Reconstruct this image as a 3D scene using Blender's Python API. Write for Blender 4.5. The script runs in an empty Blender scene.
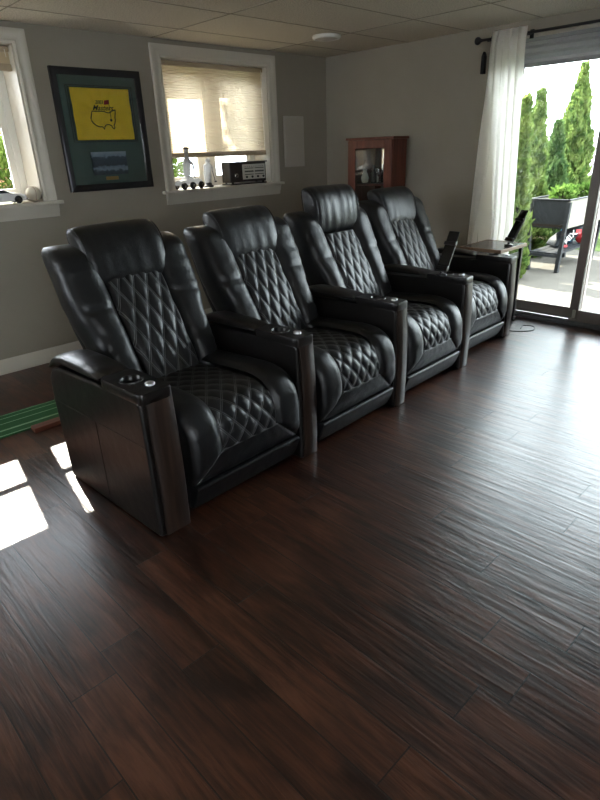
import bpy, math, random
from math import sin, cos, pi, radians
from mathutils import Vector, Matrix, noise
random.seed(7)
sc = bpy.context.scene
COL = sc.collection

# ------------------------------------------------------------------ materials
def nt(name):
    m = bpy.data.materials.new(name); m.use_nodes = True
    n = m.node_tree; n.nodes.clear()
    return m, n.nodes, n.links
def N(ns, t, **k):
    n = ns.new(t)
    for a, v in k.items():
        if a.startswith('i_'):
            n.inputs[a[2:].replace('_', ' ')].default_value = v
        else:
            setattr(n, a, v)
    return n
def c4(c): return (c[0], c[1], c[2], 1)
def srgb(r, g, b):
    f = lambda v: (v/255/12.92) if v/255 <= .04045 else ((v/255+.055)/1.055)**2.4
    return (f(r), f(g), f(b))

def mat(name, col, rough=.5, spec=.5, metal=0., var=.0, vscale=8., bump=0., bscale=60., stretch=(1, 1, 1), col2=None, coat=0.,
        trans=0.):
    m, ns, ln = nt(name)
    o = N(ns, 'ShaderNodeOutputMaterial'); p = N(ns, 'ShaderNodeBsdfPrincipled')
    p.inputs['Base Color'].default_value = c4(col); p.inputs['Roughness'].default_value = rough
    p.inputs['Specular IOR Level'].default_value = spec; p.inputs['Metallic'].default_value = metal
    p.inputs['Coat Weight'].default_value = coat
    p.inputs['Transmission Weight'].default_value = trans
    tc = N(ns, 'ShaderNodeTexCoord'); mp = N(ns, 'ShaderNodeMapping'); mp.inputs['Scale'].default_value = stretch
    ln.new(tc.outputs['Object'], mp.inputs['Vector'])
    if var or col2:
        nz = N(ns, 'ShaderNodeTexNoise'); nz.inputs['Scale'].default_value = vscale; nz.inputs['Detail'].default_value = 6
        ln.new(mp.outputs[0], nz.inputs['Vector'])
        cr = N(ns, 'ShaderNodeValToRGB')
        a = tuple(max(0, c*(1-var)) for c in col); b = col2 or tuple(min(1, c*(1+var)) for c in col)
        cr.color_ramp.elements[0].color = c4(a); cr.color_ramp.elements[0].position = .32
        cr.color_ramp.elements[1].color = c4(b); cr.color_ramp.elements[1].position = .68
        ln.new(nz.outputs['Fac'], cr.inputs[0]); ln.new(cr.outputs[0], p.inputs['Base Color'])
    if bump:
        nb = N(ns, 'ShaderNodeTexNoise'); nb.inputs['Scale'].default_value = bscale; nb.inputs['Detail'].default_value = 4
        ln.new(mp.outputs[0], nb.inputs['Vector'])
        bp = N(ns, 'ShaderNodeBump'); bp.inputs['Strength'].default_value = bump; bp.inputs['Distance'].default_value = .01
        ln.new(nb.outputs['Fac'], bp.inputs['Height']); ln.new(bp.outputs[0], p.inputs['Normal'])
    ln.new(p.outputs[0], o.inputs[0])
    return m

def glass_mat(name, tint=(1, 1, 1), refl=1.0):
    m, ns, ln = nt(name)
    o = N(ns, 'ShaderNodeOutputMaterial'); t = N(ns, 'ShaderNodeBsdfTransparent'); g = N(ns, 'ShaderNodeBsdfGlossy')
    t.inputs[0].default_value = c4(tint); g.inputs['Roughness'].default_value = .01
    f = N(ns, 'ShaderNodeFresnel'); f.inputs[0].default_value = 1.5
    mu = N(ns, 'ShaderNodeMath', operation='MULTIPLY'); mu.inputs[1].default_value = refl
    mx = N(ns, 'ShaderNodeMixShader')
    ln.new(f.outputs[0], mu.inputs[0]); ln.new(mu.outputs[0], mx.inputs[0]); ln.new(t.outputs[0], mx.inputs[1]); ln.new(g.outputs[0], mx.inputs[2])
    ln.new(mx.outputs[0], o.inputs[0])
    return m

def cloth_mat(name, col, trans=.45, tcol=None, stripes=0., weave=0.):
    m, ns, ln = nt(name)
    o = N(ns, 'ShaderNodeOutputMaterial'); d = N(ns, 'ShaderNodeBsdfDiffuse'); t = N(ns, 'ShaderNodeBsdfTranslucent')
    d.inputs[0].default_value = c4(col); t.inputs[0].default_value = c4(tcol or col)
    mx = N(ns, 'ShaderNodeMixShader'); mx.inputs[0].default_value = trans
    ln.new(d.outputs[0], mx.inputs[1]); ln.new(t.outputs[0], mx.inputs[2]); ln.new(mx.outputs[0], o.inputs[0])
    if weave:
        tc = N(ns, 'ShaderNodeTexCoord'); nz = N(ns, 'ShaderNodeTexNoise'); nz.inputs['Scale'].default_value = 350
        ln.new(tc.outputs['Object'], nz.inputs['Vector'])
        b = N(ns, 'ShaderNodeBump'); b.inputs['Strength'].default_value = weave; b.inputs['Distance'].default_value = .002
        ln.new(nz.outputs['Fac'], b.inputs['Height']); ln.new(b.outputs[0], d.inputs['Normal'])
    return m

def wood_mat(name, dark, light, rough=.35, axis='Z', scale=1., spec=.5):
    st = {'X': (1.2, 18, 18), 'Y': (18, 1.2, 18), 'Z': (18, 18, 1.2)}[axis]
    m, ns, ln = nt(name)
    o = N(ns, 'ShaderNodeOutputMaterial'); p = N(ns, 'ShaderNodeBsdfPrincipled')
    p.inputs['Roughness'].default_value = rough; p.inputs['Specular IOR Level'].default_value = spec
    tc = N(ns, 'ShaderNodeTexCoord'); mp = N(ns, 'ShaderNodeMapping'); mp.inputs['Scale'].default_value = tuple(s*scale for s in st)
    nz = N(ns, 'ShaderNodeTexNoise'); nz.inputs['Scale'].default_value = 2.2; nz.inputs['Detail'].default_value = 8; nz.inputs['Distortion'].default_value = .8
    cr = N(ns, 'ShaderNodeValToRGB'); cr.color_ramp.elements[0].color = c4(dark); cr.color_ramp.elements[1].color = c4(light)
    cr.color_ramp.elements[0].position = .35; cr.color_ramp.elements[1].position = .7
    bp = N(ns, 'ShaderNodeBump'); bp.inputs['Strength'].default_value = .15; bp.inputs['Distance'].default_value = .005
    ln.new(tc.outputs['Object'], mp.inputs[0]); ln.new(mp.outputs[0], nz.inputs['Vector']); ln.new(nz.outputs['Fac'], cr.inputs[0])
    ln.new(cr.outputs[0], p.inputs['Base Color']); ln.new(nz.outputs['Fac'], bp.inputs['Height']); ln.new(bp.outputs[0], p.inputs['Normal'])
    ln.new(p.outputs[0], o.inputs[0])
    return m

def floor_mat():
    m, ns, ln = nt('laminate_planks')
    o = N(ns, 'ShaderNodeOutputMaterial'); p = N(ns, 'ShaderNodeBsdfPrincipled')
    tc = N(ns, 'ShaderNodeTexCoord'); sp = N(ns, 'ShaderNodeSeparateXYZ'); ln.new(tc.outputs['Object'], sp.inputs[0])
    def M(op, a, b=None):
        n = N(ns, 'ShaderNodeMath', operation=op)
        for i, v in enumerate((a, b)):
            if v is None: continue
            if isinstance(v, (int, float)): n.inputs[i].default_value = v
            else: ln.new(v, n.inputs[i])
        return n.outputs[0]
    W, L = .15, 1.22
    xr = M('DIVIDE', sp.outputs[0], W); row = M('FLOOR', xr); fx = M('FRACT', xr)
    wn = N(ns, 'ShaderNodeTexWhiteNoise', noise_dimensions='1D'); ln.new(row, wn.inputs['W'])
    yr = M('ADD', M('DIVIDE', sp.outputs[1], L), wn.outputs['Value']); colm = M('FLOOR', yr); fy = M('FRACT', yr)
    cb = N(ns, 'ShaderNodeCombineXYZ'); ln.new(row, cb.inputs[0]); ln.new(colm, cb.inputs[1])
    wn2 = N(ns, 'ShaderNodeTexWhiteNoise', noise_dimensions='3D'); ln.new(cb.outputs[0], wn2.inputs['Vector'])
    rnd = wn2.outputs['Value']
    # seam mask
    sx = M('LESS_THAN', M('MULTIPLY', M('MINIMUM', fx, M('SUBTRACT', 1., fx)), W), .0021)
    sy = M('LESS_THAN', M('MULTIPLY', M('MINIMUM', fy, M('SUBTRACT', 1., fy)), L), .0022)
    seam = M('MAXIMUM', sx, sy)
    # per plank shifted coordinates
    cb2 = N(ns, 'ShaderNodeCombineXYZ'); ln.new(M('MULTIPLY', rnd, 37.), cb2.inputs[2])
    va = N(ns, 'ShaderNodeVectorMath', operation='ADD'); ln.new(tc.outputs['Object'], va.inputs[0]); ln.new(cb2.outputs[0], va.inputs[1])
    mp = N(ns, 'ShaderNodeMapping'); mp.inputs['Scale'].default_value = (22, 1.6, 1); ln.new(va.outputs[0], mp.inputs[0])
    g = N(ns, 'ShaderNodeTexNoise'); g.inputs['Scale'].default_value = 1.6; g.inputs['Detail'].default_value = 9; g.inputs['Roughness'].default_value = .65; g.inputs['Distortion'].default_value = 1.1
    ln.new(mp.outputs[0], g.inputs['Vector'])
    mp2 = N(ns, 'ShaderNodeMapping'); mp2.inputs['Scale'].default_value = (5, 1.6, 1); ln.new(va.outputs[0], mp2.inputs[0])
    k = N(ns, 'ShaderNodeTexNoise'); k.inputs['Scale'].default_value = 2.; k.inputs['Detail'].default_value = 4; k.inputs['Distortion'].default_value = .6
    ln.new(mp2.outputs[0], k.inputs['Vector'])
    mixv = M('ADD', M('MULTIPLY', g.outputs['Fac'], .55), M('MULTIPLY', k.outputs['Fac'], .45))
    mixv = M('ADD', mixv, M('MULTIPLY', M('SUBTRACT', rnd, .5), .10))
    cr = N(ns, 'ShaderNodeValToRGB'); e = cr.color_ramp.elements
    e[0].position = .39; e[0].color = c4(FLOOR_COLS[0]); e[1].position = .63; e[1].color = c4(FLOOR_COLS[2])
    x = cr.color_ramp.elements.new(.5); x.color = c4(FLOOR_COLS[1])
    ln.new(mixv, cr.inputs[0])
    mc = N(ns, 'ShaderNodeMix', data_type='RGBA'); ln.new(seam, mc.inputs['Factor']); ln.new(cr.outputs[0], mc.inputs[6]); mc.inputs[7].default_value = (.006, .004, .003, 1)
    ln.new(mc.outputs[2], p.inputs['Base Color'])
    # scraped ripples
    mp3 = N(ns, 'ShaderNodeMapping'); mp3.inputs['Scale'].default_value = (34, 3.2, 1); ln.new(va.outputs[0], mp3.inputs[0])
    r = N(ns, 'ShaderNodeTexNoise'); r.inputs['Scale'].default_value = 1.; r.inputs['Detail'].default_value = 3; r.inputs['Distortion'].default_value = .7
    ln.new(mp3.outputs[0], r.inputs['Vector'])
    ripple = M('ADD', M('MULTIPLY', r.outputs['Fac'], .8), M('MULTIPLY', g.outputs['Fac'], .35))
    h = M('SUBTRACT', ripple, M('MULTIPLY', seam, .9))
    b = N(ns, 'ShaderNodeBump'); b.inputs['Strength'].default_value = .62; b.inputs['Distance'].default_value = .0040
    ln.new(h, b.inputs['Height']); ln.new(b.outputs[0], p.inputs['Normal'])
    rr = M('ADD', .24, M('MULTIPLY', g.outputs['Fac'], .16)); ln.new(rr, p.inputs['Roughness'])
    p.inputs['Specular IOR Level'].default_value = .62
    ln.new(p.outputs[0], o.inputs[0])
    return m
FLOOR_COLS = ((.013, .0043, .0021), (.047, .0162, .0080), (.104, .039, .0195))

def ceiling_mat():
    m, ns, ln = nt('ceiling_tile')
    o = N(ns, 'ShaderNodeOutputMaterial'); p = N(ns, 'ShaderNodeBsdfPrincipled'); p.inputs['Roughness'].default_value = .9
    tc = N(ns, 'ShaderNodeTexCoord'); nz = N(ns, 'ShaderNodeTexNoise'); nz.inputs['Scale'].default_value = 110; nz.inputs['Detail'].default_value = 3
    ln.new(tc.outputs['Object'], nz.inputs['Vector'])
    cr = N(ns, 'ShaderNodeValToRGB'); cr.color_ramp.elements[0].position = .36; cr.color_ramp.elements[1].position = .55
    cr.color_ramp.elements[0].color = c4(srgb(176, 166, 148)); cr.color_ramp.elements[1].color = c4(srgb(218, 208, 190))
    ln.new(nz.outputs['Fac'], cr.inputs[0]); ln.new(cr.outputs[0], p.inputs['Base Color'])
    b = N(ns, 'ShaderNodeBump'); b.inputs['Strength'].default_value = .7; b.inputs['Distance'].default_value = .004
    ln.new(nz.outputs['Fac'], b.inputs['Height']); ln.new(b.outputs[0], p.inputs['Normal'])
    ln.new(p.outputs[0], o.inputs[0])
    return m

def leather_mat(name, quilt=False, base=(.0065, .0072, .0085), rough=.40):
    m, ns, ln = nt(name)
    o = N(ns, 'ShaderNodeOutputMaterial'); p = N(ns, 'ShaderNodeBsdfPrincipled')
    p.inputs['Base Color'].default_value = c4(base); p.inputs['Roughness'].default_value = rough; p.inputs['Specular IOR Level'].default_value = .5
    tc = N(ns, 'ShaderNodeTexCoord')
    v = N(ns, 'ShaderNodeTexVoronoi'); v.inputs['Scale'].default_value = 240
    n1 = N(ns, 'ShaderNodeTexNoise'); n1.inputs['Scale'].default_value = 14; n1.inputs['Detail'].default_value = 5
    ln.new(tc.outputs['Object'], v.inputs['Vector']); ln.new(tc.outputs['Object'], n1.inputs['Vector'])
    b1 = N(ns, 'ShaderNodeBump'); b1.inputs['Strength'].default_value = .25; b1.inputs['Distance'].default_value = .0015
    b2 = N(ns, 'ShaderNodeBump'); b2.inputs['Strength'].default_value = .35; b2.inputs['Distance'].default_value = .008
    ln.new(v.outputs['Distance'], b1.inputs['Height']); ln.new(n1.outputs['Fac'], b2.inputs['Height'])
    ln.new(b1.outputs[0], b2.inputs['Normal']); ln.new(b2.outputs[0], p.inputs['Normal'])
    if quilt:
        uv = N(ns, 'ShaderNodeUVMap'); uv.uv_map = 'UVMap'
        s = N(ns, 'ShaderNodeSeparateXYZ'); ln.new(uv.outputs[0], s.inputs[0])
        def near(out):
            a = N(ns, 'ShaderNodeMath', operation='PINGPONG'); a.inputs[1].default_value = .5; ln.new(out, a.inputs[0])
            # twin needle stitching: two fine threads beside each seam
            d = N(ns, 'ShaderNodeMath', operation='SUBTRACT'); ln.new(a.outputs[0], d.inputs[0]); d.inputs[1].default_value = .055
            ab = N(ns, 'ShaderNodeMath', operation='ABSOLUTE'); ln.new(d.outputs[0], ab.inputs[0])
            l = N(ns, 'ShaderNodeMath', operation='LESS_THAN'); ln.new(ab.outputs[0], l.inputs[0]); l.inputs[1].default_value = .020
            return l.outputs[0]
        mx = N(ns, 'ShaderNodeMath', operation='MAXIMUM'); ln.new(near(s.outputs[0]), mx.inputs[0]); ln.new(near(s.outputs[1]), mx.inputs[1])
        mc = N(ns, 'ShaderNodeMix', data_type='RGBA'); ln.new(mx.outputs[0], mc.inputs['Factor'])
        mc.inputs[6].default_value = c4(base); mc.inputs[7].default_value = (.12, .125, .13, 1)
        ln.new(mc.outputs[2], p.inputs['Base Color'])
    ln.new(p.outputs[0], o.inputs[0])
    return m

def turf_mat():
    m, ns, ln = nt('putting_turf')
    o = N(ns, 'ShaderNodeOutputMaterial'); p = N(ns, 'ShaderNodeBsdfPrincipled'); p.inputs['Roughness'].default_value = .9
    tc = N(ns, 'ShaderNodeTexCoord'); nz = N(ns, 'ShaderNodeTexNoise'); nz.inputs['Scale'].default_value = 400
    ln.new(tc.outputs['Object'], nz.inputs['Vector'])
    cr = N(ns, 'ShaderNodeValToRGB'); cr.color_ramp.elements[0].color = (.012, .075, .024, 1); cr.color_ramp.elements[1].color = (.03, .15, .05, 1)
    ln.new(nz.outputs['Fac'], cr.inputs[0]); ln.new(cr.outputs[0], p.inputs['Base Color'])
    b = N(ns, 'ShaderNodeBump'); b.inputs['Strength'].default_value = .8; b.inputs['Distance'].default_value = .004
    ln.new(nz.outputs['Fac'], b.inputs['Height']); ln.new(b.outputs[0], p.inputs['Normal']); ln.new(p.outputs[0], o.inputs[0])
    return m

def leaf_mat(name, a, b, trans=.35):
    m, ns, ln = nt(name)
    o = N(ns, 'ShaderNodeOutputMaterial'); d = N(ns, 'ShaderNodeBsdfDiffuse'); t = N(ns, 'ShaderNodeBsdfTranslucent')
    tc = N(ns, 'ShaderNodeTexCoord'); nz = N(ns, 'ShaderNodeTexNoise'); nz.inputs['Scale'].default_value = 9
    ln.new(tc.outputs['Object'], nz.inputs['Vector'])
    cr = N(ns, 'ShaderNodeValToRGB'); cr.color_ramp.elements[0].color = c4(a); cr.color_ramp.elements[1].color = c4(b)
    cr.color_ramp.elements[0].position = .35; cr.color_ramp.elements[1].position = .65
    ln.new(nz.outputs['Fac'], cr.inputs[0]); ln.new(cr.outputs[0], d.inputs[0]); ln.new(cr.outputs[0], t.inputs[0])
    mx = N(ns, 'ShaderNodeMixShader'); mx.inputs[0].default_value = trans
    ln.new(d.outputs[0], mx.inputs[1]); ln.new(t.outputs[0], mx.inputs[2]); ln.new(mx.outputs[0], o.inputs[0])
    return m

def photo_mat():
    # a small landscape print: dark tree line over pale water under a dusky sky, in the print's own height
    m, ns, ln = nt('landscape_print')
    o = N(ns, 'ShaderNodeOutputMaterial'); p = N(ns, 'ShaderNodeBsdfPrincipled'); p.inputs['Roughness'].default_value = .4
    tc = N(ns, 'ShaderNodeTexCoord'); sp = N(ns, 'ShaderNodeSeparateXYZ'); ln.new(tc.outputs['Object'], sp.inputs[0])
    nz = N(ns, 'ShaderNodeTexNoise'); nz.inputs['Scale'].default_value = 34; nz.inputs['Detail'].default_value = 6
    ln.new(tc.outputs['Object'], nz.inputs['Vector'])
    a = N(ns, 'ShaderNodeMath', operation='MULTIPLY_ADD'); ln.new(nz.outputs['Fac'], a.inputs[0]); a.inputs[1].default_value = .07; ln.new(sp.outputs[2], a.inputs[2])
    cr = N(ns, 'ShaderNodeValToRGB'); e = cr.color_ramp.elements
    mr = N(ns, 'ShaderNodeMapRange'); mr.inputs['From Min'].default_value = -.05; mr.inputs['From Max'].default_value = .12
    ln.new(a.outputs[0], mr.inputs[0]); ln.new(mr.outputs[0], cr.inputs[0])
    e[0].position = 0; e[0].color = (.03, .05, .065, 1); e[1].position = 1; e[1].color = (.34, .42, .5, 1)
    for pos, c in ((.16, (.05, .08, .10)), (.24, (.26, .34, .42)), (.36, (.16, .22, .29)), (.40, (.03, .055, .075)), (.74, (.05, .085, .12)), (.82, (.24, .32, .42))):
        x = e.new(pos); x.color = c4(c)
    ln.new(cr.outputs[0], p.inputs['Base Color']); ln.new(p.outputs[0], o.inputs[0])
    return m

MT = {}
MT['wall'] = mat('taupe_wall_paint', srgb(154, 147, 133), .75, .3, var=.03, vscale=3, bump=.06, bscale=220)
MT['ceil'] = ceiling_mat()
MT['seam'] = mat('ceiling_seam', srgb(156, 147, 131), .9)
MT['floor'] = floor_mat()
MT['trim'] = mat('cream_trim_paint', srgb(200, 194, 180), .4, .4, var=.02, vscale=4)
MT['white'] = mat('white_vinyl', srgb(225, 224, 218), .35, .5)
MT['leather'] = leather_mat('black_leather')
MT['quilt'] = leather_mat('black_quilted_leather', True, rough=.38)
MT['armlea'] = leather_mat('black_arm_leather', base=(.0085, .0075, .0072), rough=.30)
MT['armwood'] = wood_mat('dark_walnut_veneer', (.014, .008, .0055), (.044, .025, .017), .38, 'Z')
MT['blackplastic'] = mat('black_plastic', (.012, .012, .013), .32, .5)
MT['chrome'] = mat('chrome', (.75, .76, .78), .18, .5, 1.)
MT['thread'] = mat('grey_thread', (.10, .10, .105), .7)
MT['cab'] = wood_mat('cherry_wood', srgb(92, 46, 34), srgb(120, 64, 48), .4, 'Z')
MT['cabin'] = wood_mat('dark_cherry_inside', srgb(40, 24, 20), srgb(66, 38, 30), .5, 'Z')
MT['mirror'] = mat('mirror', (.82, .84, .84), .02, .5, 1.)
MT['glass'] = glass_mat('clear_glass')
MT['doorglass'] = glass_mat('door_glass', (.95, .98, .97))
MT['blind'] = cloth_mat('beige_cellular_fabric', srgb(200, 186, 158), .5, (.62, .53, .39))
MT['doorblind'] = cloth_mat('pale_grey_cellular_fabric', srgb(190, 190, 190), .12)
MT['curtain'] = cloth_mat('white_curtain_fabric', srgb(246, 242, 234), .6)
MT['rod'] = mat('black_iron', (.02, .02, .022), .4, .5, .6)
MT['bronze'] = mat('taupe_vinyl_frame', srgb(142, 134, 128), .45, .4)
MT['alu'] = mat('grey_aluminium', srgb(150, 154, 156), .35, .5, .8)
MT['frameblk'] = mat('black_frame', (.012, .012, .014), .3, .5, bump=.1, bscale=40, stretch=(1, 1, 1))
MT['matgreen'] = mat('dark_green_matboard', srgb(84, 104, 98), .85, .2, bump=.08, bscale=300)
MT['matline'] = mat('dark_matboard_bevel', srgb(24, 28, 30), .7)
MT['flag'] = mat('yellow_flag_cloth', srgb(246, 216, 66), .75, .2, var=.05, vscale=14)
MT['ink'] = mat('dark_green_ink', srgb(18, 40, 34), .7)
MT['red'] = mat('red_ink', srgb(150, 22, 40), .7)
MT['brass'] = mat('brass', srgb(170, 140, 84), .35, .5, .8)
MT['print'] = photo_mat()
MT['turf'] = turf_mat()
MT['line'] = mat('white_turf_line', srgb(150, 190, 150), .9)
MT['panel'] = mat('painted_metal_panel', srgb(182, 176, 164), .6, .3)
MT['lamp'] = mat('frosted_lamp_cover', srgb(190, 184, 172), .5)
MT['radio'] = wood_mat('dark_radio_wood', (.012, .008, .006), (.03, .019, .013), .3, 'X')
MT['dial'] = mat('radio_dial', srgb(205, 203, 194), .35)
MT['dialink'] = mat('radio_dial_print', srgb(48, 48, 46), .5)
MT['grille'] = mat('radio_grille', srgb(40, 36, 32), .7)
MT['silver'] = mat('silver_plate', (.70, .70, .72), .22, .5, .9)
MT['crystal'] = cloth_mat('frosted_crystal', (.52, .54, .56), .5)
MT['rubber'] = mat('black_rubber', (.012, .012, .012), .6)
MT['ball'] = mat('ivory_ball', srgb(216, 208, 190), .55, .3, bump=.25, bscale=60)
MT['stitchred'] = mat('faded_stitch', srgb(150, 120, 104), .7)
MT['carwhite'] = mat('white_enamel', srgb(232, 232, 230), .2, .5, coat=.5)
MT['table'] = wood_mat('brown_tray_wood', (.030, .016, .011), (.085, .048, .033), .25, 'Y')
MT['tableedge'] = mat('pale_tray_edge', srgb(150, 122, 98), .5)
MT['screen'] = mat('phone_screen', (.01, .011, .013), .08, .5)
MT['concrete'] = mat('patio_concrete', srgb(74, 70, 64), .9, .2, var=.10, vscale=5, bump=.3, bscale=90)
MT['lawn'] = mat('lawn', (.035, .055, .014), .95, .1, var=.35, vscale=10, bump=.8, bscale=120)
MT['planterdark'] = mat('slate_planter_board', srgb(13, 15, 19), .7, .4, var=.12, vscale=5)
MT['plantertan'] = mat('tan_planter_board', srgb(118, 114, 104), .7, .3, var=.06, vscale=6, stretch=(1, 6, 6))  # long sides, paler than the end boards
MT['soil'] = mat('potting_soil', (.02, .014, .01), .95, .1, bump=1, bscale=80)
MT['bagblack'] = mat('black_poly_bag', (.012, .014, .017), .6, .2, bump=.4, bscale=20)
MT['bagblue'] = mat('blue_poly_bag', srgb(40, 130, 190), .35, .4, bump=.4, bscale=20)
MT['bagred'] = mat('red_poly_bag', srgb(170, 48, 52), .35, .4, bump=.4, bscale=20)
MT['bagwhite'] = mat('white_bag_print', srgb(215, 215, 212), .5)
MT['cedar'] = leaf_mat('cedar_foliage', (.045, .085, .022), (.16, .21, .06), .45)
MT['cedar2'] = leaf_mat('dark_cedar_foliage', (.030, .062, .024), (.085, .13, .045), .4)
MT['shrub'] = leaf_mat('shrub_leaves', (.04, .075, .014), (.11, .15, .035), .45)
MT['plantleaf'] = leaf_mat('planter_leaves', (.05, .10, .018), (.11, .17, .04), .45)
MT['bark'] = mat('bark', (.06, .045, .03), .9, .2, bump=.6, bscale=30)
MT['cedarcore'] = mat('dark_core', (.02, .03, .012), .95, .1)
MT['fence'] = mat('white_board_fence', srgb(238, 238, 234), .6)
MT['brownfence'] = mat('brown_board_fence', srgb(150, 110, 72), .8, var=.1)
MT['cord'] = mat('black_cord', (.015, .015, .015), .5)
MT['ornw'] = mat('white_ceramic', srgb(220, 214, 200), .3)
MT['ornd'] = mat('dark_ceramic', srgb(40, 42, 46), .3)

# ------------------------------------------------------------------ mesh helpers
class MB:
    def __init__(s): s.v = []; s.f = []
    def add(s, vs, fs):
        o = len(s.v); s.v += [tuple(v) for v in vs]; s.f += [tuple(i+o for i in f) for f in fs]; return s
    def box(s, x0, x1, y0, y1, z0, z1):
        return s.add([(x0, y0, z0), (x1, y0, z0), (x1, y1, z0), (x0, y1, z0), (x0, y0, z1), (x1, y0, z1), (x1, y1, z1), (x0, y1, z1)],
                     [(0, 3, 2, 1), (4, 5, 6, 7), (0, 1, 5, 4), (1, 2, 6, 5), (2, 3, 7, 6), (3, 0, 4, 7)])
    def loft(s, rings, cap=True, closed=True):
        n = len(rings[0]); vs = [p for r in rings for p in r]; fs = []
        for i in range(len(rings)-1):
            for j in range(n if closed else n-1):
                k = (j+1) % n
                fs.append((i*n+j, i*n+k, (i+1)*n+k, (i+1)*n+j))
        if cap and closed:
            fs.append(tuple(reversed(range(n)))); fs.append(tuple((len(rings)-1)*n+j for j in range(n)))
        return s.add(vs, fs)
    def tube(s, pts, r, n=8, cap=True):
        pts = [Vector(p) for p in pts]; rings = []
        rs = r if isinstance(r, (list, tuple)) else [r]*len(pts)
        ref = None
        for i, p in enumerate(pts):
            t = (pts[min(i+1, len(pts)-1)]-pts[max(i-1, 0)]).normalized()
            if ref is None:
                ref = Vector((0, 0, 1)) if abs(t.z) < .9 else Vector((1, 0, 0))
            a = t.cross(ref).normalized(); b = t.cross(a).normalized(); ref = -b if False else ref
            rings.append([p+rs[i]*(cos(2*pi*k/n)*a+sin(2*pi*k/n)*b) for k in range(n)])
        return s.loft(rings, cap)
    def lathe(s, prof, c=(0, 0, 0), n=24, axis='Z', cap=True):
        rings = []
        for r, z in prof:
            ring = []
            for k in range(n):
                a = 2*pi*k/n; p = (r*cos(a), r*sin(a), z)
                if axis == 'X': p = (z, p[0], p[1])
                if axis == 'Y': p = (p[0], z, p[1])
                ring.append((p[0]+c[0], p[1]+c[1], p[2]+c[2]))
            rings.append(ring)
        return s.loft(rings, cap)
    def prism(s, poly, a0, a1, axis='X'):
        # poly in the two other axes
        def P(u, v, a): return {'X': (a, u, v), 'Y': (u, a, v), 'Z': (u, v, a)}[axis]
        return s.loft([[P(u, v, a0) for u, v in poly], [P(u, v, a1) for u, v in poly]])
    def build(s, name, m, parent=None, loc=(0, 0, 0), smooth=True, bevel=0, seg=2, sub=0, solid=0):
        me = bpy.data.meshes.new(name); me.from_pydata(s.v, [], s.f); me.update()
        import bmesh
        bm = bmesh.new(); bm.from_mesh(me); bmesh.ops.recalc_face_normals(bm, faces=bm.faces); bm.to_mesh(me); bm.free()
        o = bpy.data.objects.new(name, me); COL.objects.link(o); o.location = loc
        if parent: o.parent = parent
        me.materials.append(m)
        if smooth:
            for p in me.polygons: p.use_smooth = True
        if solid:
            md = o.modifiers.new('solid', 'SOLIDIFY'); md.thickness = solid; md.offset = 0
        if bevel:
            md = o.modifiers.new('bevel', 'BEVEL'); md.width = bevel; md.segments = seg; md.limit_method = 'ANGLE'; md.angle_limit = radians(35)
            md.harden_normals = True
        elif smooth and not sub:
            # keep hard edges hard
            bm = bmesh.new(); bm.from_mesh(me)
            for e in bm.edges:
                if len(e.link_faces) == 2 and e.calc_face_angle(0) > radians(50): e.smooth = False
            bm.to_mesh(me); bm.free()
        if sub:
            md = o.modifiers.new('sub', 'SUBSURF'); md.levels = sub; md.render_levels = sub
        return o

def thing(name, label, cat, loc=(0, 0, 0), rot=0, group=None):
    e = bpy.data.objects.new(name, None); COL.objects.link(e); e.location = loc; e.rotation_euler = (0, 0, rot)
    e.empty_display_size = .1
    e['label'] = label; e['category'] = cat
    if group: e['group'] = group
    return e
def tag(o, label, cat, group=None, kind=None):
    o['label'] = label; o['category'] = cat
    if group: o['group'] = group
    if kind: o['kind'] = kind
    return o
def struct(o, label=None):
    o['kind'] = 'structure'
    if label: o['label'] = label
    return o

def superell(a, b, e, n):
    out = []
    for k in range(n):
        t = 2*pi*(k+.5)/n; c, s_ = cos(t), sin(t)
        out.append((a*math.copysign(abs(c)**(2/e), c), b*math.copysign(abs(s_)**(2/e), s_)))
    return out
def catmull(P, n):
    P = [Vector(p) for p in P]; out = []
    Q = [2*P[0]-P[1]]+P+[2*P[-1]-P[-2]]
    segs = len(P)-1
    for i in range(n):
        u = i/(n-1)*segs; k = min(int(u), segs-1); t = u-k
        a, b, c, d = Q[k:k+4]
        out.append(.5*((2*b)+(c-a)*t+(2*a-5*b+4*c-d)*t*t+(3*b-a-3*c+d)*t**3))
    return out
def lerp(a, b, t): return a+(b-a)*t
def interp(tab, x):
    if x <= tab[0][0]: return tab[0][1]
    for (x0, y0), (x1, y1) in zip(tab, tab[1:]):
        if x <= x1: return lerp(y0, y1, (x-x0)/(x1-x0))
    return tab[-1][1]

# ------------------------------------------------------------------ room dimensions
WA, WB, CZ = 4.51, 4.84, 2.345       # back wall plane (y), right wall plane (x), ceiling height
X0, Y0 = -2.3, -2.6                  # unseen left and front walls
OA = 4.89                            # outside face of back wall
OB = 5.20                            # outside face of right wall
WINS = [(.60, 1.75), (2.885, 4.035)]; WZ0, WZ1 = 1.20, 2.225
DY0, DY1, DZ = .66, 2.665, 2.26       # sliding door recess

LY0, LY1, LZ0, LZ1 = 2.6, 4.0, 1.2, 2.15    # unseen left wall opening, added to let in fill light
f = MB().box(X0-.2, OB-.02, Y0-.2, OA, -.12, 0).build('floor', MT['floor'], smooth=False); struct(f)
c = MB().box(X0-.2, OB, Y0-.2, OA, CZ, CZ+.12).build('ceiling', MT['ceil'], smooth=False); struct(c)
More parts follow.
